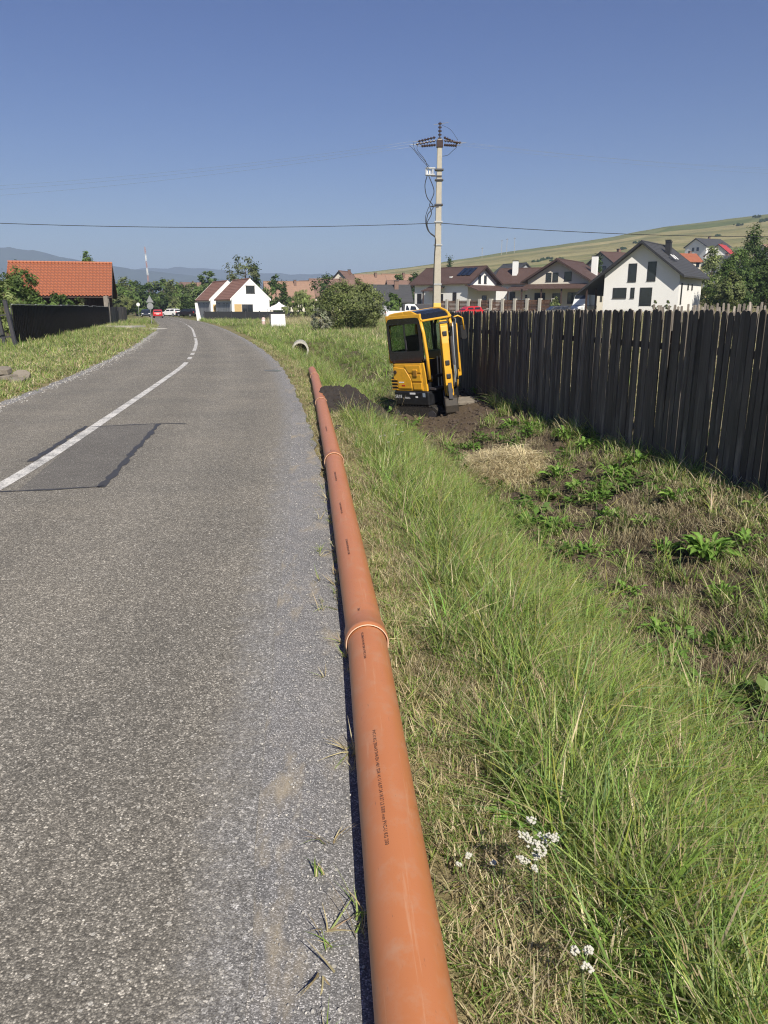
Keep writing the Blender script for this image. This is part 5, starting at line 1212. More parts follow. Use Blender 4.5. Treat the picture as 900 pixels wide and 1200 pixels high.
# wood beyond the bend
WOOD = [(136, 331, 165, 28, 'MID'), (147, 325, 205, 34, 'OLV'), (158, 329, 190, 30, 'MID'), (168, 333, 185, 28, 'DKG'), (178, 330, 215, 32, 'OLV'), (190, 325, 210, 34, 'MID'), (202, 328, 200, 32, 'OLV'), (212, 333, 190, 26, 'MID'), (222, 331, 205, 30, 'OLV'), (233, 335, 190, 26, 'MID'), (143, 345, 150, 24, 'OLV'), (157, 347, 175, 26, 'MID'), (186, 347, 195, 30, 'DKG'), (205, 349, 180, 22, 'PAL'), (172, 344, 190, 26, 'MID'), (233, 346, 170, 24, 'MID'), (121, 335, 170, 30, 'MID'), (250, 335, 190, 24, 'MID'), (262, 340, 200, 24, 'DKG')]
wl = ['leftmost tall', 'second tall olive', 'third tall', 'dark', 'broad olive', 'highest green', 'loose olive', 'low green', 'right olive', 'rightmost green', 'low olive', 'low leafy', 'low dark', 'pale low', 'middle leafy', 'low right', 'hidden left', 'hidden', 'dark low']
wn_ = ['behind the barn gable', 'just right of the barn gable', 'left of the radio mast', 'under the radio mast', 'right of the radio mast', 'above the red car', 'right of the red car', 'above the parked cars', 'left of the round tree', 'beside the farther white house', 'beside the plank fence', 'left of the road signs', 'behind the red car', 'behind the parked cars', 'behind the road signs', 'left of the farther white house', 'behind the barn', 'behind the farther white house', 'between the birch and the round tree']
for k, (px, py, Y_, w, cl) in enumerate(WOOD):
    tree(f'{wl[k]} tree in the wood, {wn_[k]}', px, py, Y_, w, 'round', cl, 20 + k % 5, leaf=.36, stem=.03, group='trees of the wood beyond the bend')
for k in range(6):
    tree(('first', 'second', 'third', 'fourth', 'fifth', 'last')[k] + ' from the left of the slim conifers left of the white houses', 214 + 3.4 * k, 352 + (k * 7 % 3), 158, 5.0, 'column', 'DKG', 8, leaf=.22, stem=.02, name='slim_conifer', cat='conifer', group='slim conifers left of the white houses', n=26)
# right hand trees
RT = [(886, 264, 105, 38, 'DKG', 'tallest dark tree at the right picture edge'), (868, 292, 98, 40, 'MID', 'broad leafy tree right of the large white house'), (836, 289, 116, 32, 'PAL', 'pale loose willow behind the corner of the large white house'), (905, 290, 92, 44, 'DKG', 'dark tree running out of the right picture edge'), (853, 306, 92, 30, 'MID', 'leafy tree closest to the large white house'), (874, 312, 88, 40, 'DKG', 'low dark tree under the tallest tree on the right'), (860, 318, 86, 24, 'OLV', 'low olive tree in the middle of the right hand group')]
for k, (px, py, Y_, w, cl, lab) in enumerate(RT):
    tree(lab, px, py, Y_, w, 'round', cl, 31 + k, leaf=.17, stem=.03, group='trees right of the large white house', n=150)
tree('slim spruce behind the chimney of the cream house', 702, 302, 135, 9, 'cone', 'DKG', 8, leaf=.25, stem=.03)
tree('small pale garden tree before the cream house porch', 651, 348, 108, 11, 'round', 'PAL', 6, leaf=.14, stem=.3)
for k, px in enumerate((768, 783)):
    tree(('left', 'right')[k] + ' of the two small garden shrubs at the wall of the large white house', px, 351.5, 96, 6, 'bush', 'OLV', 5, leaf=.1, stem=.02, name='garden_shrub', cat='shrub', group='garden shrubs at the white house wall', n=16)
# hedge bushes up on the hill
HB_ = [(629, 304.5), (636, 303), (643, 301.5), (650, 304), (657, 302), (614, 309), (748, 282.5), (730, 290), (866, 262), (888, 252), (893, 257), (899, 256), (883, 275), (841, 275)]
for k, (px, py) in enumerate(HB_):
    Y_ = 560 if k < 8 else 800
    X, Z = pix(px, py, Y_)
    for Yq in range(300, 940, 10):
        xq, zq = pix(px, py + 3, Yq)
        if hill_z(xq, Yq) >= zq: Y_ = Yq; break
    tree(('first', 'second', 'third', 'fourth', 'fifth')[k % 5] + (' hedge bush on the slope above the cream house', ' lone bush on the upper slope behind the large white house', ' bush high on the hill at the right')[0 if k < 5 else 1 if k < 10 else 2], px, py, Y_, 9 if k < 8 else 8, 'round', 'DKG', 20 + k % 3, leaf=.8, stem=.02, name='hill_bush', cat='bush', group='bushes on the hill', ground_z=hill_z(pix(px, py, Y_)[0], Y_) - .5, n=24)

# ------------------------------------------------------------------ ground cover, scattered as instances
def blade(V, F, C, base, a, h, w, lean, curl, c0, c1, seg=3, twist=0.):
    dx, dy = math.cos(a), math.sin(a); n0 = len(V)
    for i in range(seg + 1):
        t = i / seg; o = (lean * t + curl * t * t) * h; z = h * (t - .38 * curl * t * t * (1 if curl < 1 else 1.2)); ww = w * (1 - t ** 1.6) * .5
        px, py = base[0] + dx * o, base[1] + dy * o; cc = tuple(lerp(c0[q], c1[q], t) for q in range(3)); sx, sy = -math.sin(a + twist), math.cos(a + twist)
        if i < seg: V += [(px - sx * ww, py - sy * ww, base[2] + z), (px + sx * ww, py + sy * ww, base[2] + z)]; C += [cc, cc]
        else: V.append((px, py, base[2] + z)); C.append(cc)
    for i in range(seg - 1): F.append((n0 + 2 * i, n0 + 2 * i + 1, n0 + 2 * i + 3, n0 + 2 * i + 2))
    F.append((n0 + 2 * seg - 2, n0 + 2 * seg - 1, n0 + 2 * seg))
GREENS = [(.13, .215, .04), (.16, .24, .052), (.19, .255, .068), (.11, .185, .036), (.215, .265, .09)]
STRAWS = [(.42, .36, .22), (.34, .28, .16), (.48, .42, .28), (.27, .21, .12), (.37, .33, .19)]
def clump(name, seed, n, spread, h0, h1, w, lean, curl, straw_p, mat='grass', flat=False, seed_heads=0):
    r = random.Random(seed); V = []; F = []; C = []
    main = r.uniform(0, 6.28)
    for i in range(n):
        rr = spread * math.sqrt(r.random()); a0 = r.uniform(0, 6.28); base = (rr * math.cos(a0), rr * math.sin(a0), 0)
        st = r.random() < straw_p; c = r.choice(STRAWS if st else GREENS); k = r.uniform(.75, 1.2); c = tuple(x * k for x in c)
        tip = tuple(lerp(c[q], r.choice(STRAWS)[q], .3 if r.random() < .25 else .05) for q in range(3))
        h = r.uniform(h0, h1); a = r.gauss(main, 1.6)
        if flat:
            z = r.uniform(.0, .04); L_ = h; a = r.uniform(0, 6.28); dx, dy = math.cos(a), math.sin(a); n0 = len(V); tz = r.uniform(-.02, .05)
            V += [(base[0] - dy * w / 2, base[1] + dx * w / 2, z), (base[0] + dy * w / 2, base[1] - dx * w / 2, z), (base[0] + dx * L_ * .5 + dy * w / 2, base[1] + dy * L_ * .5 - dx * w / 2, z + .03 + tz), (base[0] + dx * L_ * .5 - dy * w / 2, base[1] + dy * L_ * .5 + dx * w / 2, z + .03 + tz), (base[0] + dx * L_, base[1] + dy * L_, z + tz * .3)]
            F += [(n0, n0 + 1, n0 + 2, n0 + 3), (n0 + 3, n0 + 2, n0 + 4)]; C += [c] * 5
        else:
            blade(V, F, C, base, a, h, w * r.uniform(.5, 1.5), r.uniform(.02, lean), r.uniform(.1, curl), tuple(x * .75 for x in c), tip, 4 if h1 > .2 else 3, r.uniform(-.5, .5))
    for i in range(seed_heads):
        rr = spread * math.sqrt(r.random()); a0 = r.uniform(0, 6.28); h = h1 * r.uniform(1.05, 1.45); a = r.uniform(0, 6.28); c = r.choice(STRAWS); base = (rr * math.cos(a0), rr * math.sin(a0), 0)
        blade(V, F, C, base, a, h, .003, .12, .25, (.16, .18, .07), tuple(v * .8 for v in c), 4)
        tipx, tipy = base[0] + math.cos(a) * .3 * h, base[1] + math.sin(a) * .3 * h
        for q in range(4): blade(V, F, C, (base[0] + math.cos(a) * (.22 + .03 * q) * h, base[1] + math.sin(a) * (.22 + .03 * q) * h, h * (.72 + .055 * q)), r.uniform(0, 6.28), .035, .0035, .5, .3, tuple(v * .75 for v in c), tuple(v * .75 for v in c), 2)
    me = bpy.data.meshes.new(name); me.from_pydata(V, [], F)
    at = me.color_attributes.new('tint', 'FLOAT_COLOR', 'POINT'); at.data.foreach_set('color', [x for c in C for x in (*c, 1)])
    me.materials.append(MAT[mat]); me.update()
    return bpy.data.objects.new(name, me)               # only a source for the scatter: not linked to the scene
def scatter(name, pts, sources, label, cat, tiltmax=.15, seed=1):
    """pts: array of x, y, z, scale; one stuff object whose points carry instances of the sources"""
    r = np.random.RandomState(seed); pts = np.asarray(pts, float); n = len(pts)
    me = bpy.data.meshes.new(name); me.from_pydata(pts[:, :3].tolist(), [], [])
    rot = np.stack([r.normal(0, tiltmax, n), r.normal(0, tiltmax, n), r.uniform(0, 6.28, n)], -1)
    a = me.attributes.new('rot', 'FLOAT_VECTOR', 'POINT'); a.data.foreach_set('vector', rot.reshape(-1).astype(np.float32))
    scl = np.stack([pts[:, 3], pts[:, 3], pts[:, 3] * r.uniform(.75, 1.2, n)], -1)
    a = me.attributes.new('scl', 'FLOAT_VECTOR', 'POINT'); a.data.foreach_set('vector', scl.reshape(-1).astype(np.float32))
    a = me.attributes.new('kind_id', 'INT', 'POINT'); a.data.foreach_set('value', r.randint(0, len(sources), n).astype(np.int32))
    o = mobj(name, me); ng = bpy.data.node_groups.new(name, 'GeometryNodeTree')
    ng.interface.new_socket('Geometry', in_out='INPUT', socket_type='NodeSocketGeometry'); ng.interface.new_socket('Geometry', in_out='OUTPUT', socket_type='NodeSocketGeometry')
    gi = ng.nodes.new('NodeGroupInput'); go_ = ng.nodes.new('NodeGroupOutput'); jn = ng.nodes.new('GeometryNodeJoinGeometry')
    def named(nm, dt):
        k = ng.nodes.new('GeometryNodeInputNamedAttribute'); k.data_type = dt; k.inputs['Name'].default_value = nm; return k.outputs['Attribute']
    rt, sc_, kd = named('rot', 'FLOAT_VECTOR'), named('scl', 'FLOAT_VECTOR'), named('kind_id', 'INT')
    for i, s in enumerate(sources):
        oi = ng.nodes.new('GeometryNodeObjectInfo'); oi.inputs['Object'].default_value = s
        cmp_ = ng.nodes.new('FunctionNodeCompare'); cmp_.data_type = 'INT'; cmp_.operation = 'EQUAL'
        ins = [k for k in cmp_.inputs if k.type == 'INT']; ng.links.new(kd, ins[0]); ins[1].default_value = i
        ip = ng.nodes.new('GeometryNodeInstanceOnPoints')
        ng.links.new(gi.outputs[0], ip.inputs['Points']); ng.links.new(cmp_.outputs[0], ip.inputs['Selection']); ng.links.new(oi.outputs['Geometry'], ip.inputs['Instance'])
        ng.links.new(rt, ip.inputs['Rotation']); ng.links.new(sc_, ip.inputs['Scale']); ng.links.new(ip.outputs[0], jn.inputs[0])
    ng.links.new(jn.outputs[0], go_.inputs[0])
    md = o.modifiers.new('scatter', 'NODES'); md.node_group = ng
    return tag(o, label, cat, kind='stuff')
rs = np.random.RandomState(21)
def spread_pts(x0, x1, y0, y1, dens, keep, smin=.7, smax=1.3):
    n = int((x1 - x0) * (y1 - y0) * dens); x = rs.uniform(x0, x1, n); y = rs.uniform(y0, y1, n)
    k = rs.uniform(0, 1, n) < keep(x, y); x, y = x[k], y[k]
    return np.stack([x, y, height(x, y) - .005, rs.uniform(smin, smax, len(x))], -1)
inview = lambda x, y, m=1.1: (np.abs(x) < (y + .6) * .53 + m)
s_of = lambda x, y: x - x_right(y)
l_of = lambda x, y: x_left(y) - x
pipe_x = lambda y: np.interp(y, [p[1] for p in J], [p[0] for p in J])
off_pipe = lambda x, y, m=.125: (np.abs(x - pipe_x(y)) > m) | (y > 21.4)
spoil_d = lambda x, y: ((x + .55) / .6) ** 2 + ((y - 15.2) / 2.0) ** 2
soil_w = lambda x, y: sstep(1.8, 2.25, s_of(x, y) + .22 * wob(x, y, 2.6)) * (1 - sstep(4.15, 4.6, s_of(x, y))) * (1 - .6 * sstep(20, 24, y))
exc = lambda x, y: ~((np.abs(x - 1.0) < 1.25) & (y > 14.6) & (y < 18.9)) | (rs.uniform(0, 1, np.shape(x)) < .015)
front = lambda x, y: s_of(x, y) < 4.45 - .0 * y
# 1 long green verge grass
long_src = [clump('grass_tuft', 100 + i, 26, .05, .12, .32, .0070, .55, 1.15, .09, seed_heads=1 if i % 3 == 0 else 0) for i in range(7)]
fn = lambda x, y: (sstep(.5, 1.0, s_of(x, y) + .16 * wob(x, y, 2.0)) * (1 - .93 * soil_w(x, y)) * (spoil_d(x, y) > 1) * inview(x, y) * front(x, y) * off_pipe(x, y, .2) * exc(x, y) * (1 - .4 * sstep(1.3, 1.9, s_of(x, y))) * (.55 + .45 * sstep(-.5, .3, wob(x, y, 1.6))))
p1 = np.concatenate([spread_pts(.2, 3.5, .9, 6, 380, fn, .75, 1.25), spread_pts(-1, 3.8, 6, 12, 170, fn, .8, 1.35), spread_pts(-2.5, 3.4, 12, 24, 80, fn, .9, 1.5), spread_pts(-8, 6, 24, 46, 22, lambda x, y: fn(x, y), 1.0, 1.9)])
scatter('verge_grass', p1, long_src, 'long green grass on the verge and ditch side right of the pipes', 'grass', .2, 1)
# fine lush growth: short dense blades filling beneath
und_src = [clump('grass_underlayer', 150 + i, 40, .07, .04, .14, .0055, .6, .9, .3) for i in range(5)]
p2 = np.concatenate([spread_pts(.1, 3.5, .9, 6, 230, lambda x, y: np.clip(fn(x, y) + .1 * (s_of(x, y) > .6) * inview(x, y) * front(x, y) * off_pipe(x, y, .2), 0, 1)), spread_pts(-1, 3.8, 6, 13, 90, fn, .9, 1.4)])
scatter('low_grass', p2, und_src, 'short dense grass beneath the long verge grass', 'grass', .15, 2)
# 2 short dry turf along the pipe and edges of the road
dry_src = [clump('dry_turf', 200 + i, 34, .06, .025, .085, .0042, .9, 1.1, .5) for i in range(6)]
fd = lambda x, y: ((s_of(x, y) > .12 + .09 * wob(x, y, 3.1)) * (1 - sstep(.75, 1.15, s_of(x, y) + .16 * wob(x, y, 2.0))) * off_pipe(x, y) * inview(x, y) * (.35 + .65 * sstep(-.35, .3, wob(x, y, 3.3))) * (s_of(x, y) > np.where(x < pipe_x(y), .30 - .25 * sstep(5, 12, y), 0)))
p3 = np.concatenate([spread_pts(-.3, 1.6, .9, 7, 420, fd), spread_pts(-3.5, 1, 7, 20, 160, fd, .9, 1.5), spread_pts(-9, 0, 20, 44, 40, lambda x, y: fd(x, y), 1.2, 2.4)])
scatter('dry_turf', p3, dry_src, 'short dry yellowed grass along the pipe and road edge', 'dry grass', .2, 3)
# flat straw litter between
lit_src = [clump('straw_litter', 300 + i, 22, .09, .04, .15, .0028, 0, 0, 1.0, 'straw', True) for i in range(5)]
fl = lambda x, y: ((s_of(x, y) > .33) * front(x, y) * off_pipe(x, y, .15) * inview(x, y) * exc(x, y) * (.25 + .75 * np.clip(soil_w(x, y) + (1 - sstep(.8, 1.2, s_of(x, y))), 0, 1) * sstep(-.5, .25, wob(x, y, 2.1))) * (spoil_d(x, y) > .9))
p4 = np.concatenate([spread_pts(-.2, 4.6, .9, 7, 70, fl), spread_pts(-1.4, 4.4, 7, 14, 30, fl, .9, 1.5), spread_pts(-2.4, 3.2, 14, 24, 12, fl, 1, 1.8)])
scatter('straw_litter', p4, lit_src, 'flattened dead straw littering the bank and the path edge', 'straw', .1, 4)
# sparse tufts on the cleared bank and grass under the fence
tuft_src = [clump('bank_tuft', 350 + i, 22, .05, .06, .20, .007, .6, .9, .25) for i in range(5)]
fb = lambda x, y: soil_w(x, y) * inview(x, y) * exc(x, y) * sstep(.0, .55, wob(x, y, 1.9) + .0)
ff = lambda x, y: sstep(3.75, 4.1, s_of(x, y)) * front(x, y) * inview(x, y, .6) * exc(x, y) * (.35 + .65 * sstep(-.3, .4, wob(x, y, 2.3)))
p5 = np.concatenate([spread_pts(1.2, 4.4, 1.5, 14, 20, fb), spread_pts(-1.2, 3.2, 14, 26, 14, fb, 1, 1.7), spread_pts(1.4, 4.8, 2, 21, 70, ff, .9, 1.9)])
scatter('bank_grass', p5, tuft_src, 'sparse grass tufts on the cleared brown bank and under the fence', 'grass', .2, 5)
# grass poking from beneath the pipe on its road side
edge_src = [clump('edge_tuft', 380 + i, 8, .02, .03, .09, .004, 1.2, 1.0, .55) for i in range(4)]
yy = rs.uniform(1.2, 20, 150); pe = np.stack([pipe_x(yy) - .105 - rs.uniform(0, .03, 150) - .10 * (rs.uniform(0, 1, 150) < .25), yy, np.zeros(150), rs.uniform(.7, 1.5, 150)], -1)
scatter('edge_grass', pe, edge_src, 'small dry tufts on the road side of the pipe', 'grass', .4, 6)
# 3 far verges and fields: bigger tufts
far_src = [clump('field_tuft', 400 + i, 26, .16, .08, .26, .014, .5, .8, .18) for i in range(5)]
dry_far = [clump('field_straw_tuft', 430 + i, 24, .16, .2, .5, .014, .3, .6, .8, seed_heads=3) for i in range(4)]
lawn = [clump('verge_tuft', 460 + i, 30, .16, .04, .12, .012, .6, .9, .32) for i in range(4)]
fdl = lambda x, y: (l_of(x, y) > .35 + .15 * wob(x, y, 1.4)) * inview(x, y, 1.5) * (x > -17 - (y - 34) * .262 - 3.0 * (y < 33))
p6 = np.concatenate([spread_pts(-16, -6, 11, 30, 26, fdl, .9, 1.5), spread_pts(-30, -8, 30, 80, 7, fdl, 1.2, 2.2)])
scatter('left_turf', p6, lawn, 'mown yellowish turf on the left verge', 'grass', .2, 7)
fd2 = lambda x, y: fdl(x, y) * (sstep(1.8, 4.5, l_of(x, y) + .9 * wob(x, y, .6)))
p7 = np.concatenate([spread_pts(-17, -7, 16, 32, 18, fd2, .6, 1.1), spread_pts(-30, -9, 32, 80, 9, fd2, .9, 1.8), spread_pts(-36, -14, 80, 130, 1.6, lambda x, y: (l_of(x, y) > .8) * (x > -34 - (y - 80) * .3), 1.4, 2.4)])
scatter('left_grass', p7, far_src, 'taller green grass along the dark sheet fence', 'grass', .2, 8)
fr = lambda x, y: (s_of(x, y) > .7) * inview(x, y, 2) * (1 - .85 * sstep(.0, .5, wob(x, y, .45)) * ((s_of(x, y) > 2.2) & (s_of(x, y) < 6)))
p8 = np.concatenate([spread_pts(-12, 4, 42, 80, 6.0, fr, 1.1, 2.2), spread_pts(-38, 2, 80, 125, 1.6, lambda x, y: (s_of(x, y) > .7), 1.5, 2.6), spread_pts(-5, 3, 21, 42, 8, lambda x, y: (s_of(x, y) > 4.5) * (x < 1.4 + (y - 21) * .02) * inview(x, y, 1), 1, 1.7)])
scatter('meadow_grass', p8, far_src, 'rough green grass between the bend and the big bush', 'grass', .2, 9)
fenx = lambda y: np.interp(y, [2.6, 20.4], [4.95, 1.85])
p9 = np.concatenate([spread_pts(1.9, 24, 21, 40, 9, lambda x, y: inview(x, y, 2) * (x > fenx(y)), .7, 1.2), spread_pts(2.2, 9, 5, 21, 16, lambda x, y: (x > fenx(y) + .25) * (x < fenx(y) + 3.0), .9, 1.4), spread_pts(-8, 60, 40, 104, 1.6, lambda x, y: inview(x, y, 3) * (s_of(x, y) > 6), .6, 1.2), spread_pts(-14, 0, 78, 112, 4, lambda x, y: s_of(x, y) > 5, 1.0, 1.8)])
scatter('dry_meadow', p9, dry_far, 'tall pale dry grass of the field behind the board fence', 'dry grass', .2, 10)

# ------------------------------------------------------------------ gravel grains, clods, spoil heap, straw heap
def pebble(name, seed, mat):
    r = random.Random(seed); V = []
    for i in range(12): pass
    ph = (1 + 5 ** .5) / 2
    base = [(-1, ph, 0), (1, ph, 0), (-1, -ph, 0), (1, -ph, 0), (0, -1, ph), (0, 1, ph), (0, -1, -ph), (0, 1, -ph), (ph, 0, -1), (ph, 0, 1), (-ph, 0, -1), (-ph, 0, 1)]
    F = [(0, 11, 5), (0, 5, 1), (0, 1, 7), (0, 7, 10), (0, 10, 11), (1, 5, 9), (5, 11, 4), (11, 10, 2), (10, 7, 6), (7, 1, 8), (3, 9, 4), (3, 4, 2), (3, 2, 6), (3, 6, 8), (3, 8, 9), (4, 9, 5), (2, 4, 11), (6, 2, 10), (8, 6, 7), (9, 8, 1)]
    V = [tuple(Vector(v).normalized() * r.uniform(.62, 1.1) * Vector((1, .8, .62))[0] if False else (v[0] * r.uniform(.4, .62), v[1] * r.uniform(.35, .55), v[2] * r.uniform(.22, .42))) for v in base]
    me = bpy.data.meshes.new(name); me.from_pydata(V, [], F); me.materials.append(MAT[mat]); me.update(); return bpy.data.objects.new(name, me)
peb = [pebble('chipping', i, 'stone') for i in range(5)]
MAT['pale_stone'] = simple('pale_chipping', (.50, .48, .44), .85, .3, 40)
peb += [pebble('chipping', 9, 'pale_stone')]
n = 1500; y = 1.2 + 11 * rs.uniform(0, 1, n) ** 1.6; x = x_asph(y) + rs.normal(.16, .14, n); k = (x < pipe_x(y) - .1) & (x > x_asph(y) - .5); x, y = x[k], y[k]
pg = np.stack([x, y, np.full(len(x), .001), rs.uniform(.002, .0055, len(x)) * (1 + .05 * y)], -1)
y = rs.uniform(12, 60, 1500); x = x_left(y) - rs.normal(.05, .14, 1500); pg2 = np.stack([x, y, np.full(1500, .0), rs.uniform(.008, .024, 1500)], -1)
n = 700; y = 1.3 + 7 * rs.uniform(0, 1, n) ** 1.4; x = x_asph(y) - rs.uniform(0, 3.2, n) ** 1.3 * rs.uniform(0, 1, n); pg3 = np.stack([x, y, np.full(n, .001), rs.uniform(.002, .006, n)], -1)
scatter('loose_chippings', np.concatenate([pg, pg2, pg3]), peb, 'loose grey stone chippings along both road edges', 'gravel', .5, 11)
cl = [pebble('clod', 30 + i, 'clod') for i in range(5)]
fc = lambda x, y: soil_w(x, y) * inview(x, y) * sstep(-.5, .4, wob(x, y, 1.2))
pc_ = np.concatenate([spread_pts(1.2, 4.4, 1, 13, 90, fc), spread_pts(-1.5, 3.2, 13, 27, 60, lambda x, y: sstep(1.9, 2.4, s_of(x, y)) * front(x, y)), spread_pts(-5, 1.5, 22, 44, 22, lambda x, y: sstep(1.9, 2.6, s_of(x, y)) * (s_of(x, y) < 5.5) * sstep(-.5, .2, wob(x, y, .9)))])
pc_[:, 3] = rs.uniform(.012, .075, len(pc_)) ** 1.15 * (1 + .02 * pc_[:, 1]); pc_[:, 2] += .004
scatter('soil_clods', pc_, cl, 'brown soil clods on the dug bank round the excavator', 'soil', .5, 12)
def mound(name, cx, cy_, rx, ry, h, mat, label, cat, seed, rough=.35, freq=3.):
    n, mrow = 90, 60; V = []; F = []
    for i in range(mrow):
        for j in range(n):
            u, v = 2 * j / (n - 1) - 1, 2 * i / (mrow - 1) - 1; x, y = cx + u * rx, cy_ + v * ry
            q = math.hypot(u, v) + .28 * noise.noise((u * 2 + seed, v * 2, 0)); k = max(0., 1 - q * q) ** .8
            z = z_at(x, y) + h * k * (.75 + rough * 1.6 * noise.noise((x * freq, y * freq, seed)) + rough * noise.noise((x * freq * 3.1, y * freq * 3.1, seed))) - .03 * (1 - min(1, k * 6))
            V.append((x, y, z))
    for i in range(mrow - 1):
        for j in range(n - 1): F.append((i * n + j, i * n + j + 1, (i + 1) * n + j + 1, (i + 1) * n + j))
    o = MB().add(V, F).obj(name, mat); return tag(o, label, cat)
mound('soil_heap', -.58, 15.3, .8, 2.2, .46, MAT['soil'], 'heap of dark fresh soil right beside the orange pipes', 'soil heap', 3, .2, 4.4)
dk = [pebble('dark_clod', 60 + i, 'soil') for i in range(4)]
n = 1100; a = rs.uniform(0, 6.28, n); q = np.abs(rs.normal(0, .55, n)); x = -.62 + .8 * q * np.cos(a); y = 15.2 + 2.3 * q * np.sin(a); zz = height(x, y) + .24 * np.clip(1 - q ** 2, 0, 1)
kk = off_pipe(x, y, .14) & (x > pipe_x(y) - .3) & (s_of(x, y) > .2); scatter('dark_clods', np.stack([x, y, zz, rs.uniform(.02, .14, n)], -1)[kk], dk, 'dark crumbly clods on the fresh soil heap', 'soil', .6, 13)
hx, hy = 1.72, 11.0
mound('straw_heap', hx, hy, .52, .8, .27, simple('matted_straw', (.34, .26, .13), .95, .35, 9, bmp=.9, bscale=45), 'rounded heap of dry cut straw on the bank before the excavator', 'straw heap', 8, .25, 2.4)
n = 650; a = rs.uniform(0, 6.28, n); q = np.sqrt(rs.uniform(0, 1.1, n)); x = hx + .5 * q * np.cos(a); y = hy + .76 * q * np.sin(a); zz = height(x, y) + .22 * np.clip(1 - q ** 2, 0, 1) ** .8 + .005
STRAWS = [tuple(q * 1.25 for q in c) for c in STRAWS]
heap_src = [clump('heap_straw', 520 + i, 22, .1, .12, .34, .005, 0, 0, 1.0, 'hay', True) for i in range(4)]
scatter('heap_straws', np.stack([x, y, zz, rs.uniform(.7, 1.2, n)], -1), heap_src, 'loose pale straws covering the straw heap', 'straw', .25, 14)
n = 170; a = rs.uniform(0, 6.28, n); q = np.sqrt(rs.uniform(0, 1.1, n)); x = 3.15 + .85 * q * np.cos(a); y = 7.6 + .8 * q * np.sin(a)
scatter('mown_straw', np.stack([x, y, height(x, y) + .02, rs.uniform(.9, 1.6, n)], -1), lit_src, 'swath of dry mown straw at the foot of the board fence', 'straw', .2, 15)
# stone slab beside the excavator
X, Z = pix(551, 481, 17.0); o = MB().prism([(-.36, -.2), (.1, -.3), (.38, -.1), (.30, .2), (-.2, .26)], 'z', -.05, .035).obj('stone_slab', MAT['concrete'], bevel=.02); o.location = (X, 17.0, z_at(X, 17.0) + .015); o.rotation_euler = (.10, -.06, .2); o.data.materials[0] = MAT['rubble']; tag(o, 'flat pale concrete slab on the soil right of the bucket', 'slab')

# ------------------------------------------------------------------ broad-leaved weeds with single leaves, and white flowers
def leaf_mesh(seed, L_, W_, lob=.18):
    r = random.Random(seed); V = []; F = []; C = []; n = 7; g = r.choice([(.085, .16, .03), (.11, .195, .038), (.09, .16, .03), (.14, .21, .05)])
    for i in range(n + 1):
        t = i / n; w = W_ * .5 * math.sin(math.pi * min(1, t * .93 + .07)) ** .7 * (1 + lob * (1 if i % 2 else -1)) if i < n else .004
        x = L_ * t; z = L_ * (.34 * math.sin(t * 2.6) - .04 * t)
        V += [(x, -w, z + w * .35), (x, 0, z), (x, w, z + w * .35)]; C += [g, tuple(min(1, q * 1.5) for q in g), g]
    for i in range(n):
        for j in (0, 1): F.append((i * 3 + j, (i + 1) * 3 + j, (i + 1) * 3 + j + 1, i * 3 + j + 1))
    me = bpy.data.meshes.new('leaf'); me.from_pydata(V, [], F); at = me.color_attributes.new('tint', 'FLOAT_COLOR', 'POINT'); at.data.foreach_set('color', [x for c in C for x in (*c, 1)])
    me.materials.append(MAT['weed']); me.update(); return me
leaves = [leaf_mesh(i, 1.0, (.30, .36, .26, .40)[i % 4], (.18, .3, .1, .22)[i % 4]) for i in range(6)]
def ground_hit(px, py):
    for Yq in np.arange(1.2, 30, .02):
        x, z = pix(px, py, Yq)
        if z <= z_at(x, Yq): return x, Yq, z_at(x, Yq)
WEEDS = [(828, 655, .29, 34, 'largest bright leafy weed on the bank, near the right edge'), (716, 612, .24, 20, 'leafy weed on the bank, up left of the largest one'), (757, 618, .20, 16, 'leafy weed on the bank directly left of the largest one'), (655, 560, .26, 20, 'leafy weed with small yellow bloom behind the straw heap'), (700, 590, .22, 16, 'weed clump between the straw heap and the largest weed'), (665, 515, .28, 18, 'upper leafy weed close under the board fence'), (640, 585, .2, 16, 'weed just right of the straw heap'), (745, 545, .26, 14, 'upright weed against the fence foot in the middle'), (690, 525, .24, 16, 'weed under the fence, right of the upper leafy one'), (875, 640, .2, 14, 'small weed right of the largest one'), (690, 650, .18, 14, 'weed at the grass edge below the middle of the bank'), (735, 700, .18, 14, 'weed at the grass edge lower down the bank'), (770, 745, .16, 12, 'low weed where grass meets the bare bank'), (655, 690, .17, 12, 'low weed inside the verge grass edge'), (560, 690, .15, 10, 'small broad leafed weed within the long grass'), (850, 580, .22, 12, 'weed in the fence shadow at the far right'), (618, 970, .16, 10, 'dark broad leafed weed beside the white umbel flowers'), (725, 655, .15, 10, 'tiny weed below the pair of leafy weeds'), (600, 500, .22, 14, 'weed at the fence foot near the excavator'), (560, 462, .25, 12, 'weed growing at the fence right behind the bucket'), (625, 505, .26, 14, 'leafy weed between the fence foot and the straw heap'), (720, 560, .26, 16, 'leafy weed under the fence, above the middle weeds'), (790, 590, .24, 14, 'grassy weed under the fence, above the largest weed'), (780, 650, .2, 14, 'weed touching the left side of the largest one'), (845, 700, .17, 12, 'low weed below the largest one'), (650, 620, .2, 14, 'weed below the straw heap at the grass edge'), (620, 545, .18, 12, 'small weed touching the straw heap'), (675, 575, .2, 14, 'weed in the middle of the bank weeds'), (890, 600, .24, 12, 'weed at the right picture edge under the fence')]
r = random.Random(77)
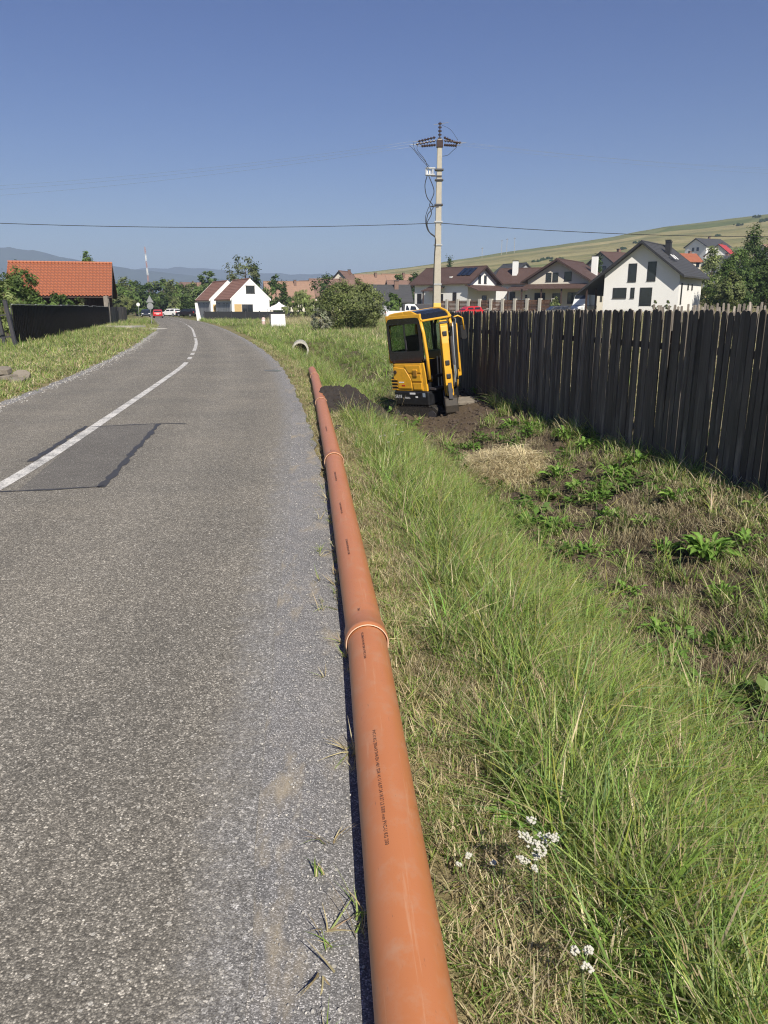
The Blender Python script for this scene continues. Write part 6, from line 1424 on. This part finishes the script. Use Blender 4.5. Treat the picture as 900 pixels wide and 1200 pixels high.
for px, py, s, n, lab in WEEDS:
    g0 = ground_hit(px, py); n = int(n * 2.4); s *= 1.2; t = thing('leafy_weed', lab, 'weed', g0, r.uniform(0, 6), 'broad leafed weeds on the bank')
    for k in range(n):
        o = mobj('leaf', leaves[r.randrange(6)], t); a = k * 2.39996 + r.uniform(-.3, .3); q = s * r.uniform(.30, .66) * (1 - .3 * k / n)
        o.rotation_euler = (r.uniform(-.35, .35), r.uniform(-.35, .30) - .45 * (k / n), a); o.scale = (q, q, q); d = s * .45 * r.random() ** .7; o.location = (d * math.cos(a), d * math.sin(a), r.uniform(0, .03) + .22 * s * (k / n))
def umbel(px, py, hgt, label, n_head=5, size=.05):
    x, y, z = ground_hit(px, py + hgt * 900 / 3.0 * .5) if False else ground_hit(px, py)
    dv = Vector((x, y, z)); c = (dv - Vector((0, 0, CAM_H))); c.normalize()
    base = dv - c * (hgt / max(.25, abs(c.z)))
    base = Vector((base.x + 0, base.y, 0)); base.z = z_at(base.x, base.y)
    H_ = max(.08, (dv - c * 0).z + 0)                      # stand so that the flower shows at this pixel
    # flower point: on the same line of sight, hgt above the ground
    best = None
    for k in np.arange(.6, (dv - Vector((0, 0, CAM_H))).length, .01):
        q = Vector((0, 0, CAM_H)) + c * k
        if q.z - z_at(q.x, q.y) <= hgt: best = q; break
    g0 = z_at(best.x, best.y); t = thing('white_wildflower', label, 'wildflower', (best.x, best.y, g0), 0, 'white umbel flowers in the grass'); rr = random.Random(int(px * 7 + py))
    h = best.z - g0
    st = MB(); st.tube([(0.02, .01, -.02), (.01, 0, h * .5), (0, 0, h * .85)], .003, 5)
    heads = []
    for k in range(n_head):
        a = k * 2.4; d = size * (.25 + .75 * math.sqrt(k / max(1, n_head))) if n_head > 1 else 0; e = Vector((d * math.cos(a), d * math.sin(a), h + rr.uniform(-.03, .03))); heads.append(e); st.tube([(0, 0, h * .8), e], .0016, 4)
    st.obj('stem', simple('flower_stem', (.12, .16, .06), .7), t) if 'flower_stem' not in bpy.data.materials else st.obj('stem', bpy.data.materials['flower_stem'], t)
    for e in heads:
        m = MB()
        for q in range(16):
            a = rr.uniform(0, 6.28); d = size * .30 * math.sqrt(rr.random()); c0 = e + Vector((d * math.cos(a), d * math.sin(a), rr.uniform(-.004, .006))); s2 = rr.uniform(.003, .006); w = [(c0 + Vector((s2 * math.cos(b_ * 1.257), s2 * math.sin(b_ * 1.257), .002 * (b_ % 2)))) for b_ in range(5)]
            m.add(w + [c0 - Vector((0, 0, .006))], [(0, 1, 2, 3, 4), (1, 0, 5), (2, 1, 5), (3, 2, 5), (4, 3, 5), (0, 4, 5)])
        m.obj('flower_head', MAT['flower'], t)
for a in [(630, 985, .30, 'tall white umbel flower with many heads in the long grass', 9, .055), (624, 1008, .24, 'lower white umbel just beneath the many headed one', 5, .04), (545, 1014, .10, 'pair of low white flower heads nearest the pipe', 2, .03), (578, 1012, .10, 'single low white flower head right of the pair', 1, .03), (683, 1125, .22, 'fading white umbel near the bottom right', 4, .04), (463, 497, .35, 'highest of the small white flowers before the excavator', 2, .07), (470, 508, .35, 'white flower right below the highest one before the excavator', 2, .07), (449, 512, .32, 'leftmost of the small white flowers before the excavator', 2, .06), (455, 516, .30, 'lowest of the small white flowers before the excavator', 1, .06)]:
    umbel(*a)

# low leafy ground cover between the weeds
def cover_src(seed):
    r = random.Random(seed); V = []; F = []; C = []
    for k in range(14):
        a = r.uniform(0, 6.28); d = .09 * math.sqrt(r.random()); L_ = r.uniform(.035, .085); w = L_ * .3; c0 = Vector((d * math.cos(a), d * math.sin(a), r.uniform(.01, .06))); b = r.uniform(0, 6.28); u = Vector((math.cos(b), math.sin(b), r.uniform(-.1, .5))); v = Vector((-math.sin(b), math.cos(b), r.uniform(-.2, .2))); n0 = len(V)
        V += [tuple(c0), tuple(c0 + u * L_ * .5 + v * w), tuple(c0 + u * L_), tuple(c0 + u * L_ * .5 - v * w)]; F.append((n0, n0 + 1, n0 + 2, n0 + 3)); g = r.choice([(.085, .16, .03), (.10, .185, .038), (.12, .17, .05)]); C += [g] * 4
    me = bpy.data.meshes.new('weed_cover'); me.from_pydata(V, [], F); at = me.color_attributes.new('tint', 'FLOAT_COLOR', 'POINT'); at.data.foreach_set('color', [x for c in C for x in (*c, 1)])
    me.materials.append(MAT['weed']); me.update(); return bpy.data.objects.new('weed_cover', me)
fw = lambda x, y: soil_w(x, y) * inview(x, y) * exc(x, y) * sstep(.05, .5, wob(x + 3, y, 1.5)) + .5 * sstep(1.9, 2.2, s_of(x, y)) * (1 - sstep(2.3, 2.7, s_of(x, y))) * inview(x, y)
pw = np.concatenate([spread_pts(1.0, 4.4, 1.5, 14, 60, fw, .8, 1.5), spread_pts(-1.5, 3, 14, 24, 22, fw, 1, 1.8)])
scatter('weed_cover', pw, [cover_src(700 + i) for i in range(5)], 'low small leafed weeds covering parts of the brown bank', 'ground cover', .2, 16)

# ------------------------------------------------------------------ the air
hz = MB().box(-6500, 6500, -70, 8200, -40, 400).obj('haze', None)
m = bpy.data.materials.new('haze_air'); m.use_nodes = True; nt = m.node_tree; nt.nodes.clear()
ou = nt.nodes.new('ShaderNodeOutputMaterial'); pv = nt.nodes.new('ShaderNodeVolumePrincipled')
pv.inputs['Color'].default_value = (.58, .73, 1.0, 1); pv.inputs['Density'].default_value = 2.5e-4; pv.inputs['Anisotropy'].default_value = .0
nt.links.new(pv.outputs[0], ou.inputs['Volume']); hz.data.materials.append(m)
tag(hz, 'thin pale summer haze over the whole valley', 'haze', kind='stuff')
